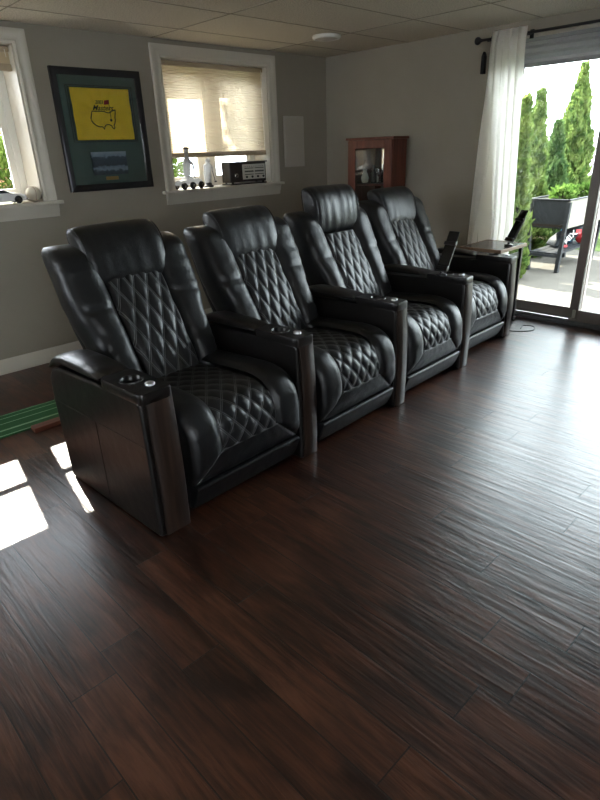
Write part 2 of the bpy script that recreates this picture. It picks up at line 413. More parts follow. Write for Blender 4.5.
# ceiling tile seams (slightly proud strips)
s = MB()
for x in (-2.05, -.83, .39, 1.61, 2.83, 4.05): s.box(x-.004, x+.004, Y0, WA, CZ-.0025, CZ)
for k in range(-10, 8):
    y = 3.5+.61*k
    if Y0 < y < WA: s.box(X0, WB, y-.004, y+.004, CZ-.0025, CZ)
struct(s.build('trim_1', MT['seam'], smooth=False))
w = MB()
w.box(X0, OB, WA, OA, 0, WZ0).box(X0, OB, WA, OA, WZ1, CZ)
w.box(X0, WINS[0][0], WA, OA, WZ0, WZ1).box(WINS[0][1], WINS[1][0], WA, OA, WZ0, WZ1).box(WINS[1][1], OB, WA, OA, WZ0, WZ1)
struct(w.build('wall_back', MT['wall'], smooth=False))
w = MB().box(WB, OB, DY1, WA, 0, CZ).box(WB, OB, Y0, DY0, 0, CZ).box(WB, OB, DY0, DY1, DZ, CZ)
struct(w.build('wall_right', MT['wall'], smooth=False))
struct(MB().box(X0-.2, X0, Y0-.2, LY0, 0, CZ).box(X0-.2, X0, LY1, OA, 0, CZ).box(X0-.2, X0, LY0, LY1, 0, LZ0).box(X0-.2, X0, LY0, LY1, LZ1, CZ).build('wall_left', MT['wall'], smooth=False))
QX0, QX1, QZ0, QZ1 = -1.9, .3, 1.2, 2.15  # unseen front wall opening, added to brighten the room
struct(MB().box(X0, QX0, Y0-.2, Y0, 0, CZ).box(QX1, OB, Y0-.2, Y0, 0, CZ).box(QX0, QX1, Y0-.2, Y0, 0, QZ0).box(QX0, QX1, Y0-.2, Y0, QZ1, CZ).build('wall_front', MT['wall'], smooth=False))
struct(MB().box(QX0, QX1, Y0-.16, Y0-.13, QZ0, QZ0+.06).box(QX0, QX1, Y0-.16, Y0-.13, QZ1-.06, QZ1).box(QX0, QX0+.06, Y0-.16, Y0-.13, QZ0, QZ1).box(QX1-.06, QX1, Y0-.16, Y0-.13, QZ0, QZ1).box((QX0+QX1)/2-.04, (QX0+QX1)/2+.04, Y0-.16, Y0-.13, QZ0, QZ1).build('window_4', MT['white'], smooth=False))  # frame of the added front opening, no glass
struct(MB().box(X0-.16, X0-.13, LY0, LY1, LZ0, LZ0+.06).box(X0-.16, X0-.13, LY0, LY1, LZ1-.06, LZ1).box(X0-.16, X0-.13, LY0, LY0+.06, LZ0, LZ1).box(X0-.16, X0-.13, LY1-.06, LY1, LZ0, LZ1).box(X0-.16, X0-.13, (LY0+LY1)/2-.04, (LY0+LY1)/2+.04, LZ0, LZ1).build('window_3', MT['white'], smooth=False))  # frame of the added left opening, no glass
def baseboard(name, a0, a1, plane, axis, sgn=-1):
    prof = [(0, 0), (.016, 0), (.016, .07), (.012, .078), (.012, .092), (.006, .104), (.004, .113), (0, .113)]
    b = MB()
    if axis == 'X': b.prism([(plane-u, v) for u, v in prof], a0, a1, 'X')
    else: b.prism([(plane-u, v) for u, v in prof], a0, a1, 'Y')
    return struct(b.build(name, MT['trim'], bevel=.001))
baseboard('baseboard_back', X0, WB, WA, 'X')
baseboard('baseboard_right', DY1, WA-.017, WB, 'Y')

# ------------------------------------------------------------------ windows
def window(n, x0, x1):
    root = bpy.data.objects.new('window_%d' % n, None); COL.objects.link(root); root.location = ((x0+x1)/2, WA, WZ0); struct(root)
    dx, dy, dz = root.location
    def part(mb, name, m, **k):
        mb.v = [(a-dx, b-dy, c_-dz) for a, b, c_ in mb.v]
        o = mb.build(name, m, root, **k); o['kind'] = 'structure'; return o
    # casing: mitred stepped moulding around top and sides
    prof = [(0, 0), (0, .012), (.012, .018), (.02, .012), (.045, .014), (.055, .022), (.075, .026), (.086, .024), (.088, 0)]   # (outward, proud)
    xi0, xi1, zt, zb = x0-.0, x1+.0, WZ1-.005, WZ0+.012
    rings = []
    for (px, pz, ox, oz) in ((xi0, zb, -1, 0), (xi0, zt, -1, 1), (xi1, zt, 1, 1), (xi1, zb, 1, 0)):
        rings.append([(px+ox*u, WA-v, pz+oz*u) for u, v in prof])
    part(MB().loft(rings), 'casing', MT['trim'])
    # sill board with a rounded nose, and apron
    part(MB().box(x0-.125, x1+.125, WA-.05, WA, WZ0-.012, WZ0+.013).box(x0+.001, x1-.001, WA, 4.74, WZ0-.012, WZ0+.013), 'sill', MT['trim'], bevel=.005)
    part(MB().prism([(WA, 1.098), (WA-.012, 1.10), (WA-.014, 1.125), (WA-.024, 1.14), (WA-.026, 1.165), (WA-.036, 1.188), (WA, 1.188)], x0-.09, x1+.09, 'X'), 'apron', MT['trim'])
    # reveal liner
    j = MB().box(x0, x0+.014, WA, OA-.02, WZ0+.013, WZ1).box(x1-.014, x1, WA, OA-.02, WZ0+.013, WZ1).box(x0, x1, WA, OA-.02, WZ1-.014, WZ1).box(x0, x1, 4.742, OA+.03, WZ0-.02, WZ0+.01)
    part(j, 'reveal', MT['trim'], smooth=False)
    a, b, z0, z1 = x0+.014, x1-.014, WZ0+.013, WZ1-.014
    fr = MB()
    for (p, q, r, t) in ((a, a+.05, z0, z1), (b-.05, b, z0, z1), (a, b, z0, z0+.045), (a, b, z1-.05, z1)):
        fr.box(p, q, 4.745, 4.80, r, t)
    part(fr, 'frame', MT['white'], bevel=.004)
    xm = (x0+x1)/2
    for i, (p, q, y) in enumerate(((a+.05, xm+.03, 4.775), (xm-.03, b-.05, 4.75))):
        sh = MB(); Wl, Wr = (.045, .14) if i == 0 else (.105, .045)
        sh.box(p, p+Wl, y, y+.028, z0+.045, z1-.05).box(q-Wr, q, y, y+.028, z0+.045, z1-.05)
        sh.box(p+Wl, q-Wr, y, y+.028, z0+.045, z0+.09).box(p+Wl, q-Wr, y, y+.028, z1-.09, z1-.05)
        if n == 1: sh.box(p+Wl, q-Wr, y+.004, y+.024, 1.715, 1.765)
        part(sh, 'sash', MT['white'], bevel=.003)
        part(MB().box(p+Wl, q-Wr, y+.010, y+.014, z0+.09, z1-.09), 'pane', MT['glass'], smooth=False)
for i, (a, b) in enumerate(WINS): window(i+1, a, b)

def cell_shade(name, label, x0, x1, y, zb, zt, m, axis='X', pleat=.019, depth=.005, railm=None):
    root = thing(name, label, 'blind', ((x0+x1)/2, y, zb) if axis == 'X' else (y, (x0+x1)/2, zb))
    L = (x1-x0)/2; H = zt-zb
    n = max(2, round((H-.05)/pleat)); rows = []
    z0, z1 = .03, H-.03
    for k in range(2*n+1):
        z = lerp(z0, z1, k/(2*n)); d = depth if k % 2 else 0
        rows.append((d, z))
    def P(u, d, z): return (u, d, z) if axis == 'X' else (d, u, z)
    mb = MB(); K = 8
    for sgn in (1,):
        rings = [[P(lerp(-L, L, i/K), sgn*d-.005, z) for i in range(K+1)] for d, z in rows]
        mb.loft(rings, closed=False)
    mb.build('fabric', m, root, smooth=False)
    r = railm or MT['blindrail']
    if axis == 'X':
        MB().box(-L, L, -.018, .018, 0, .042).build('bottom_rail', r, root, bevel=.005)
        MB().box(-L, L, -.022, .022, H-.034, H).build('head_rail', r, root, bevel=.004)
        MB().tube([(L-.03, -.026, H-.02), (L-.03, -.03, .08)], .002, 6).build('cord', MT['white'], root)
    else:
        MB().box(-.018, .018, -L, L, 0, .03).build('bottom_rail', r, root, bevel=.005)
        MB().box(-.022, .022, -L, L, H-.034, H).build('head_rail', r, root, bevel=.004)
    return root
MT['blindrail'] = mat('tan_rail', srgb(176, 160, 134), .5)
MT['greyrail'] = mat('grey_rail', srgb(150, 150, 150), .5)
cell_shade('window_blind', 'beige pleated blind half lowered over the window with the radio', 2.903, 4.017, 4.575, 1.468, 2.207, MT['blind'])
cell_shade('window_blind', 'beige pleated blind drawn up at the window with the white toy car', .618, 1.732, 4.575, 2.06, 2.207, MT['blind'], pleat=.008)
cell_shade('door_blind', 'pale grey pleated blind stacked up above the sliding glass door', DY0+.01, DY1-.01, 5.0, 2.045, 2.255, MT['doorblind'], 'Y', pleat=.052, depth=.032, railm=MT['greyrail'])

# ------------------------------------------------------------------ sliding door
dr = bpy.data.objects.new('door_1', None); COL.objects.link(dr); dr.location = (5.12, (DY0+DY1)/2, 0); struct(dr)
def dpart(mb, name, m, **k):
    mb.v = [(a-5.12, b-(DY0+DY1)/2, c_) for a, b, c_ in mb.v]; o = mb.build(name, m, dr, **k); o['kind'] = 'structure'; return o
dpart(MB().box(5.055, 5.195, DY0, DY1, 0, .022).box(5.07, 5.08, DY0, DY1, .022, .034).box(5.125, 5.13, DY0, DY1, .022, .036), 'track', MT['alu'], bevel=.002)
dpart(MB().box(5.06, 5.195, DY0, DY0+.05, .022, DZ).box(5.06, 5.195, DY1-.05, DY1, .022, DZ).box(5.06, 5.195, DY0+.05, DY1-.05, DZ-.06, DZ), 'jamb', MT['bronze'], bevel=.003)
def dpanel(y0, y1, x, nm, m):
    z0, z1 = .036, DZ-.06
    p = MB().box(x, x+.045, y0, y0+.075, z0, z1).box(x, x+.045, y1-.075, y1, z0, z1).box(x, x+.045, y0+.075, y1-.075, z0, z0+.10).box(x, x+.045, y0+.075, y1-.075, z1-.08, z1)
    dpart(p, nm, m, bevel=.004)
    dpart(MB().box(x+.018, x+.026, y0+.075, y1-.075, z0+.10, z1-.08), 'pane', MT['doorglass'], smooth=False)
dpanel(1.755, DY1-.05, 5.135, 'fixed_sash', MT['bronze'])
dpanel(DY0+.05, 1.835, 5.082, 'sliding_sash', MT['bronze'])
dpart(MB().box(5.06, 5.082, 1.775, 1.80, .07, .14), 'latch', MT['white'], bevel=.004)
# white reveal liner of the recess
dpart(MB().box(WB, 5.06, DY0, DY0+.012, 0, DZ).box(WB, 5.06, DY1-.012, DY1, 0, DZ).box(WB, 5.06, DY0, DY1, DZ-.012, DZ), 'reveal', MT['trim'], smooth=False)

# ------------------------------------------------------------------ curtain + rod
rod = thing('curtain_rod', 'thin black curtain rod with ball finial above the sliding door', 'curtain rod', (4.75, 2.68, 2.25))
MB().tube([(0, .04, 0), (0, -2.2, 0)], .010, 10).build('rod', MT['rod'], rod)
MB().lathe([(.004, 0), (.012, .004), (.012, .012), (.02, .02), (.028, .032), (.03, .042), (.026, .054), (.014, .064), (.003, .067)], (0, .038, 0), 16, 'Y').build('finial', MT['rod'], rod)
for y in (-.01, -.33, -2.1):
    MB().box(.075, .089, y-.014, y+.014, -.03, .03).tube([(.08, y, 0), (.0, y, -.012)], .006, 8).build('bracket', MT['rod'], rod, bevel=.002)
NU, NV = 130, 44
cv = MB(); rings = []
for v in range(NV+1):
    t = v/NV; z = lerp(2.292, .06, t)
    ya, yb = lerp(2.60, 2.735, t**.7), lerp(2.335, 2.46, t)
    row = []
    for u in range(NU+1):
        q = u/NU
        amp = lerp(.017, .032, t**.6)*(.7+.4*sin(q*7+1.3))
        ph = q*2*pi*4.6 + .6*sin(3*q+1.5*t)
        y = lerp(ya, yb, q) + .010*cos(ph)
        back = min(1, max(0, (2.675-y)/.06)); back = back*back*(3-2*back)
        x = 4.714 + .08*t + back*.235*min(1, max(0, (t-.05)/.6)) + amp*sin(ph)*(.55 if y > 2.62 else .9) + .004*sin(ph*2.3+4*t)
        row.append((x, y, z))
    rings.append(row)
cv.loft(rings, closed=False)
cu = cv.build('curtain', MT['curtain'], None)
tag(cu, 'white floor-length curtain hanging at the left side of the sliding door', 'curtain')
hb = MB().box(4.80, 4.838, 2.715, 2.745, 2.02, 2.15).prism([(2.715, 2.15), (2.745, 2.15), (2.73, 2.18)], 4.80, 4.838, 'X').build('wall_bracket', MT['planterdark'], bevel=.004)
tag(hb, 'small slate grey bracket on the wall under the curtain rod finial', 'bracket')

# ------------------------------------------------------------------ framed flag
FX, FZ = 2.312, 1.258
fr = thing('framed_flag', 'black framed yellow golf flag and small photo on the taupe wall', 'picture', (FX, WA-.012, FZ))
w2, H = .355, .842; B = .05
prof = [(0, 0), (0, .030), (.012, .036), (.03, .030), (.045, .020), (B, .016), (B, 0)]
rings = []
for sx, sz in ((-1, 0), (-1, 1), (1, 1), (1, 0)):
    rings.append([(sx*(w2-u), -v+.011, (H-u) if sz else u) for u, v in prof])
rings.append(rings[0])
MB().loft(rings, cap=False).build('frame', MT['frameblk'], fr)
MB().box(-w2+B-.002, w2-B+.002, -.006, .010, B-.002, H-B+.002).build('mat_board', MT['matgreen'], fr, smooth=False)
g = MB()
for (a, b, c_, d) in ((2.050, 2.582, 1.606, 1.990), (2.066, 2.566, 1.618, 1.978)):
    a, b, c_, d = a-FX, b-FX, c_-FZ, d-FZ; e = .004
    g.box(a, b, -.009, -.0055, c_, c_+e).box(a, b, -.009, -.0055, d-e, d).box(a, a+e, -.009, -.0055, c_, d).box(b-e, b, -.009, -.0055, c_, d)
g.build('mat_bevel', MT['matline'], fr, smooth=False)
# flag cloth with soft radiating wrinkles
fx0, fx1, fz0, fz1 = 2.08-FX, 2.552-FX, 1.62-FZ, 1.972-FZ
def flag_y(x, z):
    cx, cz = 0, (fz0+fz1)/2; a = math.atan2(z-cz, x-cx); r = math.hypot(x-cx, z-cz)
    return -.0125 - .0034*sin(a*11+1)*min(1, r/.12) - .0026*noise.noise(Vector((x*18, z*9, 2)))
rings = [[(lerp(fx0, fx1, i/70), flag_y(lerp(fx0, fx1, i/70), lerp(fz0, fz1, j/50)), lerp(fz0, fz1, j/50)) for i in range(71)] for j in range(51)]
fl = MB().loft(rings, closed=False).build('flag', MT['flag'], fr, solid=.002)
MAP = [(2.415,1.829),(2.391,1.821),(2.361,1.807),(2.339,1.809),(2.324,1.817),(2.275,1.817),(2.224,1.817),(2.216,1.794),(2.207,1.767),(2.211,1.749),(2.222,1.735),(2.243,1.719),(2.266,1.711),(2.291,1.711),(2.304,1.694),(2.310,1.712),(2.323,1.724),(2.346,1.727),(2.367,1.719),(2.375,1.703),(2.385,1.696),(2.393,1.708),(2.387,1.722),(2.398,1.736),(2.405,1.759),(2.404,1.773),(2.412,1.806),(2.415,1.829)]
MB().tube([(x-FX, -.0185, z-FZ) for x, z in MAP], .0036, 6).build('map_outline', MT['ink'], fl)
MB().tube([(2.371-FX, -.0185, 1.852-FZ), (2.3715-FX, -.0185, 1.757-FZ)], .0022, 6).lathe([(.004, 0), (.010, .0005), (.004, .001)], (2.371-FX, -.0185, 1.757-FZ), 12, 'Y').tube([(2.372-FX, -.0185, 1.893-FZ), (2.370-FX, -.0185, 1.846-FZ)], .0018, 6).build('flagstick', MT['ink'], fl)
MB().add([(2.335-FX, -.0195, 1.891-FZ), (2.374-FX, -.0195, 1.896-FZ), (2.367-FX, -.0195, 1.866-FZ), (2.328-FX, -.0195, 1.862-FZ)], [(0, 1, 2, 3)]).build('pennant', MT['red'], fl, solid=.001)
def text(s, name, m, parent, loc, width, height, rot=(pi/2, 0, 0), shear=0, off=0.0, ext=.0005):
    cu_ = bpy.data.curves.new('t', 'FONT'); cu_.body = s; cu_.align_x = 'CENTER'; cu_.shear = shear; cu_.extrude = 0; cu_.offset = off
    to = bpy.data.objects.new('t', cu_); COL.objects.link(to)
    dg = bpy.context.evaluated_depsgraph_get(); me = bpy.data.meshes.new_from_object(to.evaluated_get(dg)); bpy.data.objects.remove(to)
    xs = [v.co.x for v in me.vertices]; ys = [v.co.y for v in me.vertices]
    sx = width/(max(xs)-min(xs)); sy = height/(max(ys)-min(ys)); cx = (max(xs)+min(xs))/2; cy = min(ys)
    for v in me.vertices: v.co.x = (v.co.x-cx)*sx; v.co.y = (v.co.y-cy)*sy
    me.materials.clear(); me.materials.append(m); me.name = name
    o = bpy.data.objects.new(name, me); COL.objects.link(o); o.parent = parent; o.location = loc; o.rotation_euler = rot
    md = o.modifiers.new('s', 'SOLIDIFY'); md.thickness = .001
    return o
text('2003', 'year_lettering', MT['ink'], fl, (2.292-FX, -.0190, 1.866-FZ), .066, .025, shear=.3, off=.012)
text('Masters', 'script_lettering', MT['ink'], fl, (2.318-FX, -.0190, 1.8235-FZ), .172, .036, shear=.45, off=.01)
pr = MB().box(-.148, .148, -.009, -.0055, -.083, .083).build('photo_print', MT['print'], fr, loc=(2.311-FX, 0, 1.453-FZ), smooth=False)
MB().box(2.258-FX, 2.365-FX, -.010, -.0055, 1.331-FZ, 1.357-FZ).build('name_plate', MT['brass'], fr, bevel=.003)
MB().box(-w2+B, w2-B, -.0235, -.0215, B, H-B).build('glazing', MT['glass'], fr, smooth=False).location.y = -.003

# panel cover on back wall
pc = thing('wall_mounted_panel', 'plain painted metal panel cover on the wall near the corner', 'panel', (4.351, WA, 1.344))
MB().box(-.138, .138, -.012, 0, 0, .464).build('cover', MT['panel'], pc, bevel=.004)
MB().box(-.125, .125, -.0145, -.011, .014, .45).build('hinged_door', MT['panel'], pc, bevel=.002)

# ceiling light
cl = thing('ceiling_light', 'round white flush light switched off on the tiled ceiling', 'ceiling light', (3.963, 3.68, CZ))
MB().lathe([(.112, 0), (.116, -.006), (.116, -.018), (.108, -.026), (.096, -.028), (.092, -.022)], n=40).build('rim', MT['white'], cl)
MB().lathe([(.093, -.004), (.093, -.022), (.07, -.030), (.035, -.034), (.003, -.035)], n=40).build('diffuser', MT['lamp'], cl)

# ------------------------------------------------------------------ things on the window sills
SZ = WZ0+.013
rd = thing('radio', 'black vintage table radio on the window sill under the lowered blind', 'radio', (3.735, 4.565, SZ), radians(0))
MB().box(-.225, .225, -.05, .075, .022, .195).build('case', MT['radio'], rd, bevel=.006)
MB().box(-.240, .240, -.062, .085, .193, .203).build('top_board', MT['radio'], rd, bevel=.003)
MB().box(-.225, .225, -.058, .08, .0, .012).build('plinth', MT['radio'], rd, bevel=.003)
for sx in (-.19, .19):
    for y in (-.04, .06): MB().lathe([(.010, .010), (.012, .024)], (sx, y, 0), 12).build('foot', MT['blackplastic'], rd)
MB().box(-.215, .215, -.0535, -.049, .03, .188).build('front_panel', MT['grille'], rd, bevel=.002)
MB().box(-.075, .208, -.057, -.053, .045, .178).build('dial_plate', MT['dial'], rd, bevel=.002)
d = MB()
for z in (.085, .108, .115, .14):
    d.box(-.05, .06, -.0585, -.0565, z, z+.006).box(.075, .19, -.0585, -.0565, z, z+.006)
for k in range(9): d.box(-.045+.027*k, -.036+.027*k, -.0585, -.0565, .155, .160)
d.build('dial_scale', MT['dialink'], rd, smooth=False)
for k in range(4): MB().lathe([(.010, 0), (.010, -.010), (.008, -.012)], (-.03+.07*k, -.0565, .066), 14, 'Y').build('knob', MT['blackplastic'], rd)
MB().lathe([(.020, 0), (.020, -.014), (.016, -.018)], (-.155, -.0535, .085), 18, 'Y').build('tuning_knob', MT['silver'], rd)

ty = thing('golf_buggy_ornament', 'silver toy golf buggy with rider on the window sill beside the radio', 'ornament', (3.045, 4.515, SZ), radians(8))
b = MB(); prf = [(-.13, .035), (-.135, .06), (-.10, .075), (-.05, .078), (-.04, .10), (.0, .11), (.03, .085), (.09, .085), (.125, .07), (.13, .04)]
b.prism(prf, -.045, .045, 'Y'); b.build('body', MT['crystal'], ty, bevel=.01)
for x in (-.10, .0, .10):
    for y in (-.052, .052):
        wz = MB().lathe([(.012, -.014), (.026, -.012), (.03, -.006), (.03, .006), (.026, .012), (.012, .014)], (x, y, .03), 20, 'Y').build('wheel', MT['rubber'], ty)
        MB().lathe([(.012, -.016), (.012, .016)], (x, y, .03), 12, 'Y').build('hub_cap', MT['silver'], wz)
MB().tube([(.085, 0, .08), (.06, 0, .14)], .005, 8).lathe([(.022, 0), (.026, .003), (.022, .006)], (.058, 0, .138), 16).build('steering_wheel', MT['rubber'], ty)
b = MB()
def rr_(cx, cy, z, a, bb): return [(cx+a*cos(2*pi*k/14), cy+bb*sin(2*pi*k/14), z) for k in range(14)]
b.loft([rr_(-.01, 0, .10, .02, .02), rr_(-.01, 0, .125, .036, .03), rr_(-.008, 0, .16, .034, .028), rr_(0, 0, .20, .04, .03), rr_(.002, 0, .235, .036, .028), rr_(.004, 0, .262, .02, .018), rr_(.004, 0, .28, .014, .014), rr_(.004, 0, .292, .022, .02), rr_(.004, 0, .312, .025, .022), rr_(.004, 0, .330, .014, .013)])
b.tube([(.0, -.03, .235), (.035, -.038, .20), (.058, -.02, .15)], [.013, .011, .008], 8).tube([(.0, .03, .235), (.035, .038, .20), (.058, .02, .15)], [.013, .011, .008], 8)
b.build('rider', MT['crystal'], ty)
MB().lathe([(.026, 0), (.024, .012), (.010, .02)], (.006, 0, .322), 16).box(.006, .042, -.018, .018, .322, .326).build('cap', MT['rubber'], ty)
st = thing('golfer_statuette', 'slim dark silver statuette between the toy buggy and the radio', 'statuette', (3.292, 4.56, SZ))
MB().lathe([(.045, 0), (.045, .015), (.032, .02), (.028, .035), (.02, .04)], n=20).build('base', MT['ornd'], st)
b = MB()
b.loft([rr_(-.014, 0, .038, .012, .012), rr_(-.012, 0, .09, .014, .014), rr_(-.004, 0, .125, .022, .018), rr_(.0, 0, .15, .021, .017), rr_(.004, 0, .185, .028, .02), rr_(.004, 0, .2, .018, .014), rr_(.006, 0, .208, .009, .009), rr_(.008, 0, .217, .014, .014), rr_(.008, 0, .232, .014, .014), rr_(.008, 0, .243, .006, .006)])
b.v = [(x*1.6, y*1.5, z) for x, y, z in b.v]
b.tube([(.018, 0, .038), (.022, 0, .09), (.006, 0, .13)], [.013, .016, .02], 8).tube([(.02, -.012, .19), (.04, -.02, .165), (.032, -.03, .135)], .008, 8)
b.build('figure', MT['crystal'], st)
MB().tube([(.032, -.03, .14), (.05, -.035, .05)], .003, 6).box(.045, .065, -.04, -.03, .04, .052).build('golf_club', MT['ornd'], st)

ba = thing('baseball', 'off-white ball resting at the right end of the window sill', 'ball', (1.690, 4.545, SZ))
R_ = .055
MB().lathe([(max(.0005, R_*sin(t)), R_-R_*cos(t)) for t in [pi*i/20 for i in range(21)]], n=32).build('cover', MT['ball'], ba)
sm = MB(); pts = []
for i in range(61):
    t = 2*pi*i/60; A_ = .44; x = cos(t)+A_*cos(3*t); y = sin(t)-A_*sin(3*t); z = 1.25*sin(2*t)
    v = Vector((x, y, z)).normalized()*(R_+.0003); pts.append((v.x, v.y, v.z+R_))
sm.tube(pts, .0016, 6, cap=False).build('seam', MT['stitchred'], ba)

tc_ = thing('toy_car', 'white toy car with chrome wheels parked on the left window sill', 'toy car', (1.46, 4.545, SZ), radians(-4))
prof = [(-.16, .022), (-.165, .045), (-.155, .06), (-.09, .068), (-.055, .092), (.015, .096), (.06, .072), (.13, .066), (.155, .052), (.16, .028), (.14, .018), (-.14, .018)]
rings = []
for y, k in ((-.058, .9), (-.066, 1), (.066, 1), (.058, .9)):
    rings.append([(u*(.97+.03*k), y, .018+(v-.018)*k) for u, v in prof])
MB().loft(rings).build('body', MT['carwhite'], tc_, bevel=.006)
MB().prism([(-.078, .074), (-.052, .094), (.012, .097), (.05, .075)], -.0672, .0672, 'Y').build('side_window', MT['ornd'], tc_)
for x in (-.10, .10):
    for y in (-.06, .06):
        wz = MB().lathe([(.014, -.010), (.025, -.008), (.027, 0), (.025, .008), (.014, .010)], (x, y, .027), 20, 'Y').build('wheel', MT['rubber'], tc_)
        MB().lathe([(.015, -.012), (.015, .012)], (x, y, .027), 14, 'Y').build('hub_cap', MT['chrome'], wz)
MB().box(.152, .168, -.06, .06, .026, .036).build('bumper', MT['chrome'], tc_, bevel=.003)

# ------------------------------------------------------------------ recliners
def make_chair(label, loc, rot, left_arm=False, lift=0., tilt=0., seed=0, headn=0.):
    t = thing('recliner', label, 'recliner', loc, radians(rot), 'black leather recliners in the row')
    LE = MT['leather']; rnd = random.Random(seed)
    off3 = Vector((seed*3.1, seed*1.7, seed*.9))
    # base carcass
    MB().prism([(.04, .03), (.03, .16), (.015, .30), (.04, .41), (.09, .455), (.70, .44), (.76, .40), (.77, .03)], -.325, .325, 'X').build('base', LE, t, bevel=.012)
    # footrest board
    fo = MB(); rings = []
    for x, k in ((-.330, .7), (-.326, 1), (0, 1), (.326, 1), (.330, .7)):
        pr_ = [(-.022, .150), (-.012, .158), (.06, .158), (.06, .03), (.040, .028), (.030, .032), (.004, .08)]
        rings.append([(x, lerp(.03, u, k), lerp(.09, v, k)) for u, v in pr_])
    fo.loft(rings).build('footrest', LE, t, bevel=.006, seg=3)
    # seat bolsters
    Pb = catmull([(.004, .165), (-.014, .22), (-.020, .29), (-.016, .36), (.006, .43), (.055, .485), (.13, .510), (.26, .512), (.46, .50), (.66, .49)], 56)
    def normals(P):
        out = []
        for i in range(len(P)):
            d_ = (P[min(i+1, len(P)-1)]-P[max(i-1, 0)]).normalized(); out.append(Vector((-d_.y, d_.x)))
        return out
    Nb = normals(Pb)
    for s_ in (-1, 1):
        mb = MB(); rings = []; NU_ = 18
        for i, (p, n) in enumerate(zip(Pb, Nb)):
            xi = .170 if p.y >= .29 or i > 20 else lerp(.318, .170, (p.y-.165)/.125)
            xo = .334
            row = []
            for j in range(NU_+1):
                u = j/NU_; x = lerp(xi, xo, u)
                wd = max(.01, xo-xi); h = .026*min(1, wd/.12)*(1-abs(2*u-1)**3.2)
                wr = .004*noise.noise(Vector((x*9, i*.28, 3))+off3)*(1-abs(2*u-1)**4)
                q = p+n*(h+wr-.004)
                row.append((s_*x, q.x, q.y))
            for dn in (.012, .03, .06, .10):
                q = p-n*dn; row.append((s_*(xo+.002), q.x, q.y))
            rings.append(row)
        mb.loft(rings, closed=False).build('seat_bolster', LE, t)
    # trapezoid panel under the quilted pad
    rings = []
    for j in range(9):
        z = lerp(.160, .292, j/8); xb = lerp(.316, .168, max(0, (z-.165)/.127)); q = interp([(.16, .006), (.22, -.012), (.29, -.020)], z)
        rings.append([(lerp(-xb, xb, i/24), q-.006*(1-abs(2*i/24-1)**6)*sin(pi*j/8) - .003*noise.noise(Vector((i*.5, j*.6, seed))), z) for i in range(25)])
    MB().loft(rings, closed=False).build('front_panel', LE, t, solid=.004)
    # light welt lines on the diagonal seams and over the panel
    pts = [(-.314, -.002, .167), (-.17, -.024, .291), (.17, -.024, .291), (.314, -.002, .167)]
    MB().tube([pts[0], pts[1]], .0022, 6).tube([pts[1], pts[2]], .0035, 6).tube([pts[2], pts[3]], .0022, 6).build('welt', MT['welt'], t)
    # quilted pads
    def quilt(name, fn, wid, length, px, ps, nx, ny, puff, crown):
        mb = MB(); vs = []; uv = []
        for j in range(ny+1):
            for i in range(nx+1):
                u = i/nx*2-1; v = j/ny; x = u*wid(v); s2 = v*length
                a, b_ = x/px+s2/ps, x/px-s2/ps
                hgt = puff*(abs(sin(pi*a)*sin(pi*b_)))**.55 + crown*(1-abs(u)**2.5)
                if abs(u) > .93: hgt -= .012*(abs(u)-.93)/.07
                vs.append(fn(x, v, hgt)); uv.append((a, b_))
        fs = [(j*(nx+1)+i, j*(nx+1)+i+1, (j+1)*(nx+1)+i+1, (j+1)*(nx+1)+i) for j in range(ny) for i in range(nx)]
        mb.add(vs, fs); o = mb.build(name, MT['quilt'], t)
        ul = o.data.uv_layers.new(name='UVMap')
        for lp in o.data.loops: ul.data[lp.index].uv = uv[lp.vertex_index]
        return o
    Pp = catmull([(-.018, .292), (-.017, .35), (.004, .418), (.052, .468), (.13, .492), (.28, .490), (.48, .478), (.68, .468)], 120)
    Np = normals(Pp)
    ln_ = sum((Pp[i+1]-Pp[i]).length for i in range(119))
    cum = [0]
    for i in range(119): cum.append(cum[-1]+(Pp[i+1]-Pp[i]).length/ln_)
    def seatf(x, v, h):
        k = 0
        lo, hi = 0, 119
        while hi-lo > 1:
            m_ = (lo+hi)//2
            if cum[m_] <= v: lo = m_
            else: hi = m_
        tt = (v-cum[lo])/max(1e-9, cum[hi]-cum[lo]); p = Pp[lo].lerp(Pp[hi], tt); n = Np[lo].lerp(Np[hi], tt); q = p+n*(h-.002)
        return (x, q.x, q.y)
    quilt('seat_cushion', seatf, lambda v: .174, ln_, .086, .108, 56, 128, .009, .008)
    # backrest frame of reference
    th = radians(22); O = Vector((0, .686, .48)); es = Vector((0, sin(th), cos(th))); en = Vector((0, -cos(th), sin(th)))
    def Bk(x, s2, n): return tuple(O+Vector((x, 0, 0))+es*s2+en*n)
    outer = lambda s2: interp([(-.1, .318), (.20, .334), (.30, .358), (.42, .374), (.70, .372)], s2)
    inner = lambda s2: interp([(-.1, .150), (.5, .158), (.66, .165)], s2)
    quilt('back_cushion', lambda x, v, h: Bk(x, -.07+v*.56, h-.006+lerp(.152, .066, v)+.008*sin(pi*v)), lambda v: lerp(.155, .165, v), .56, .080, .190, 48, 100, .009, .010)
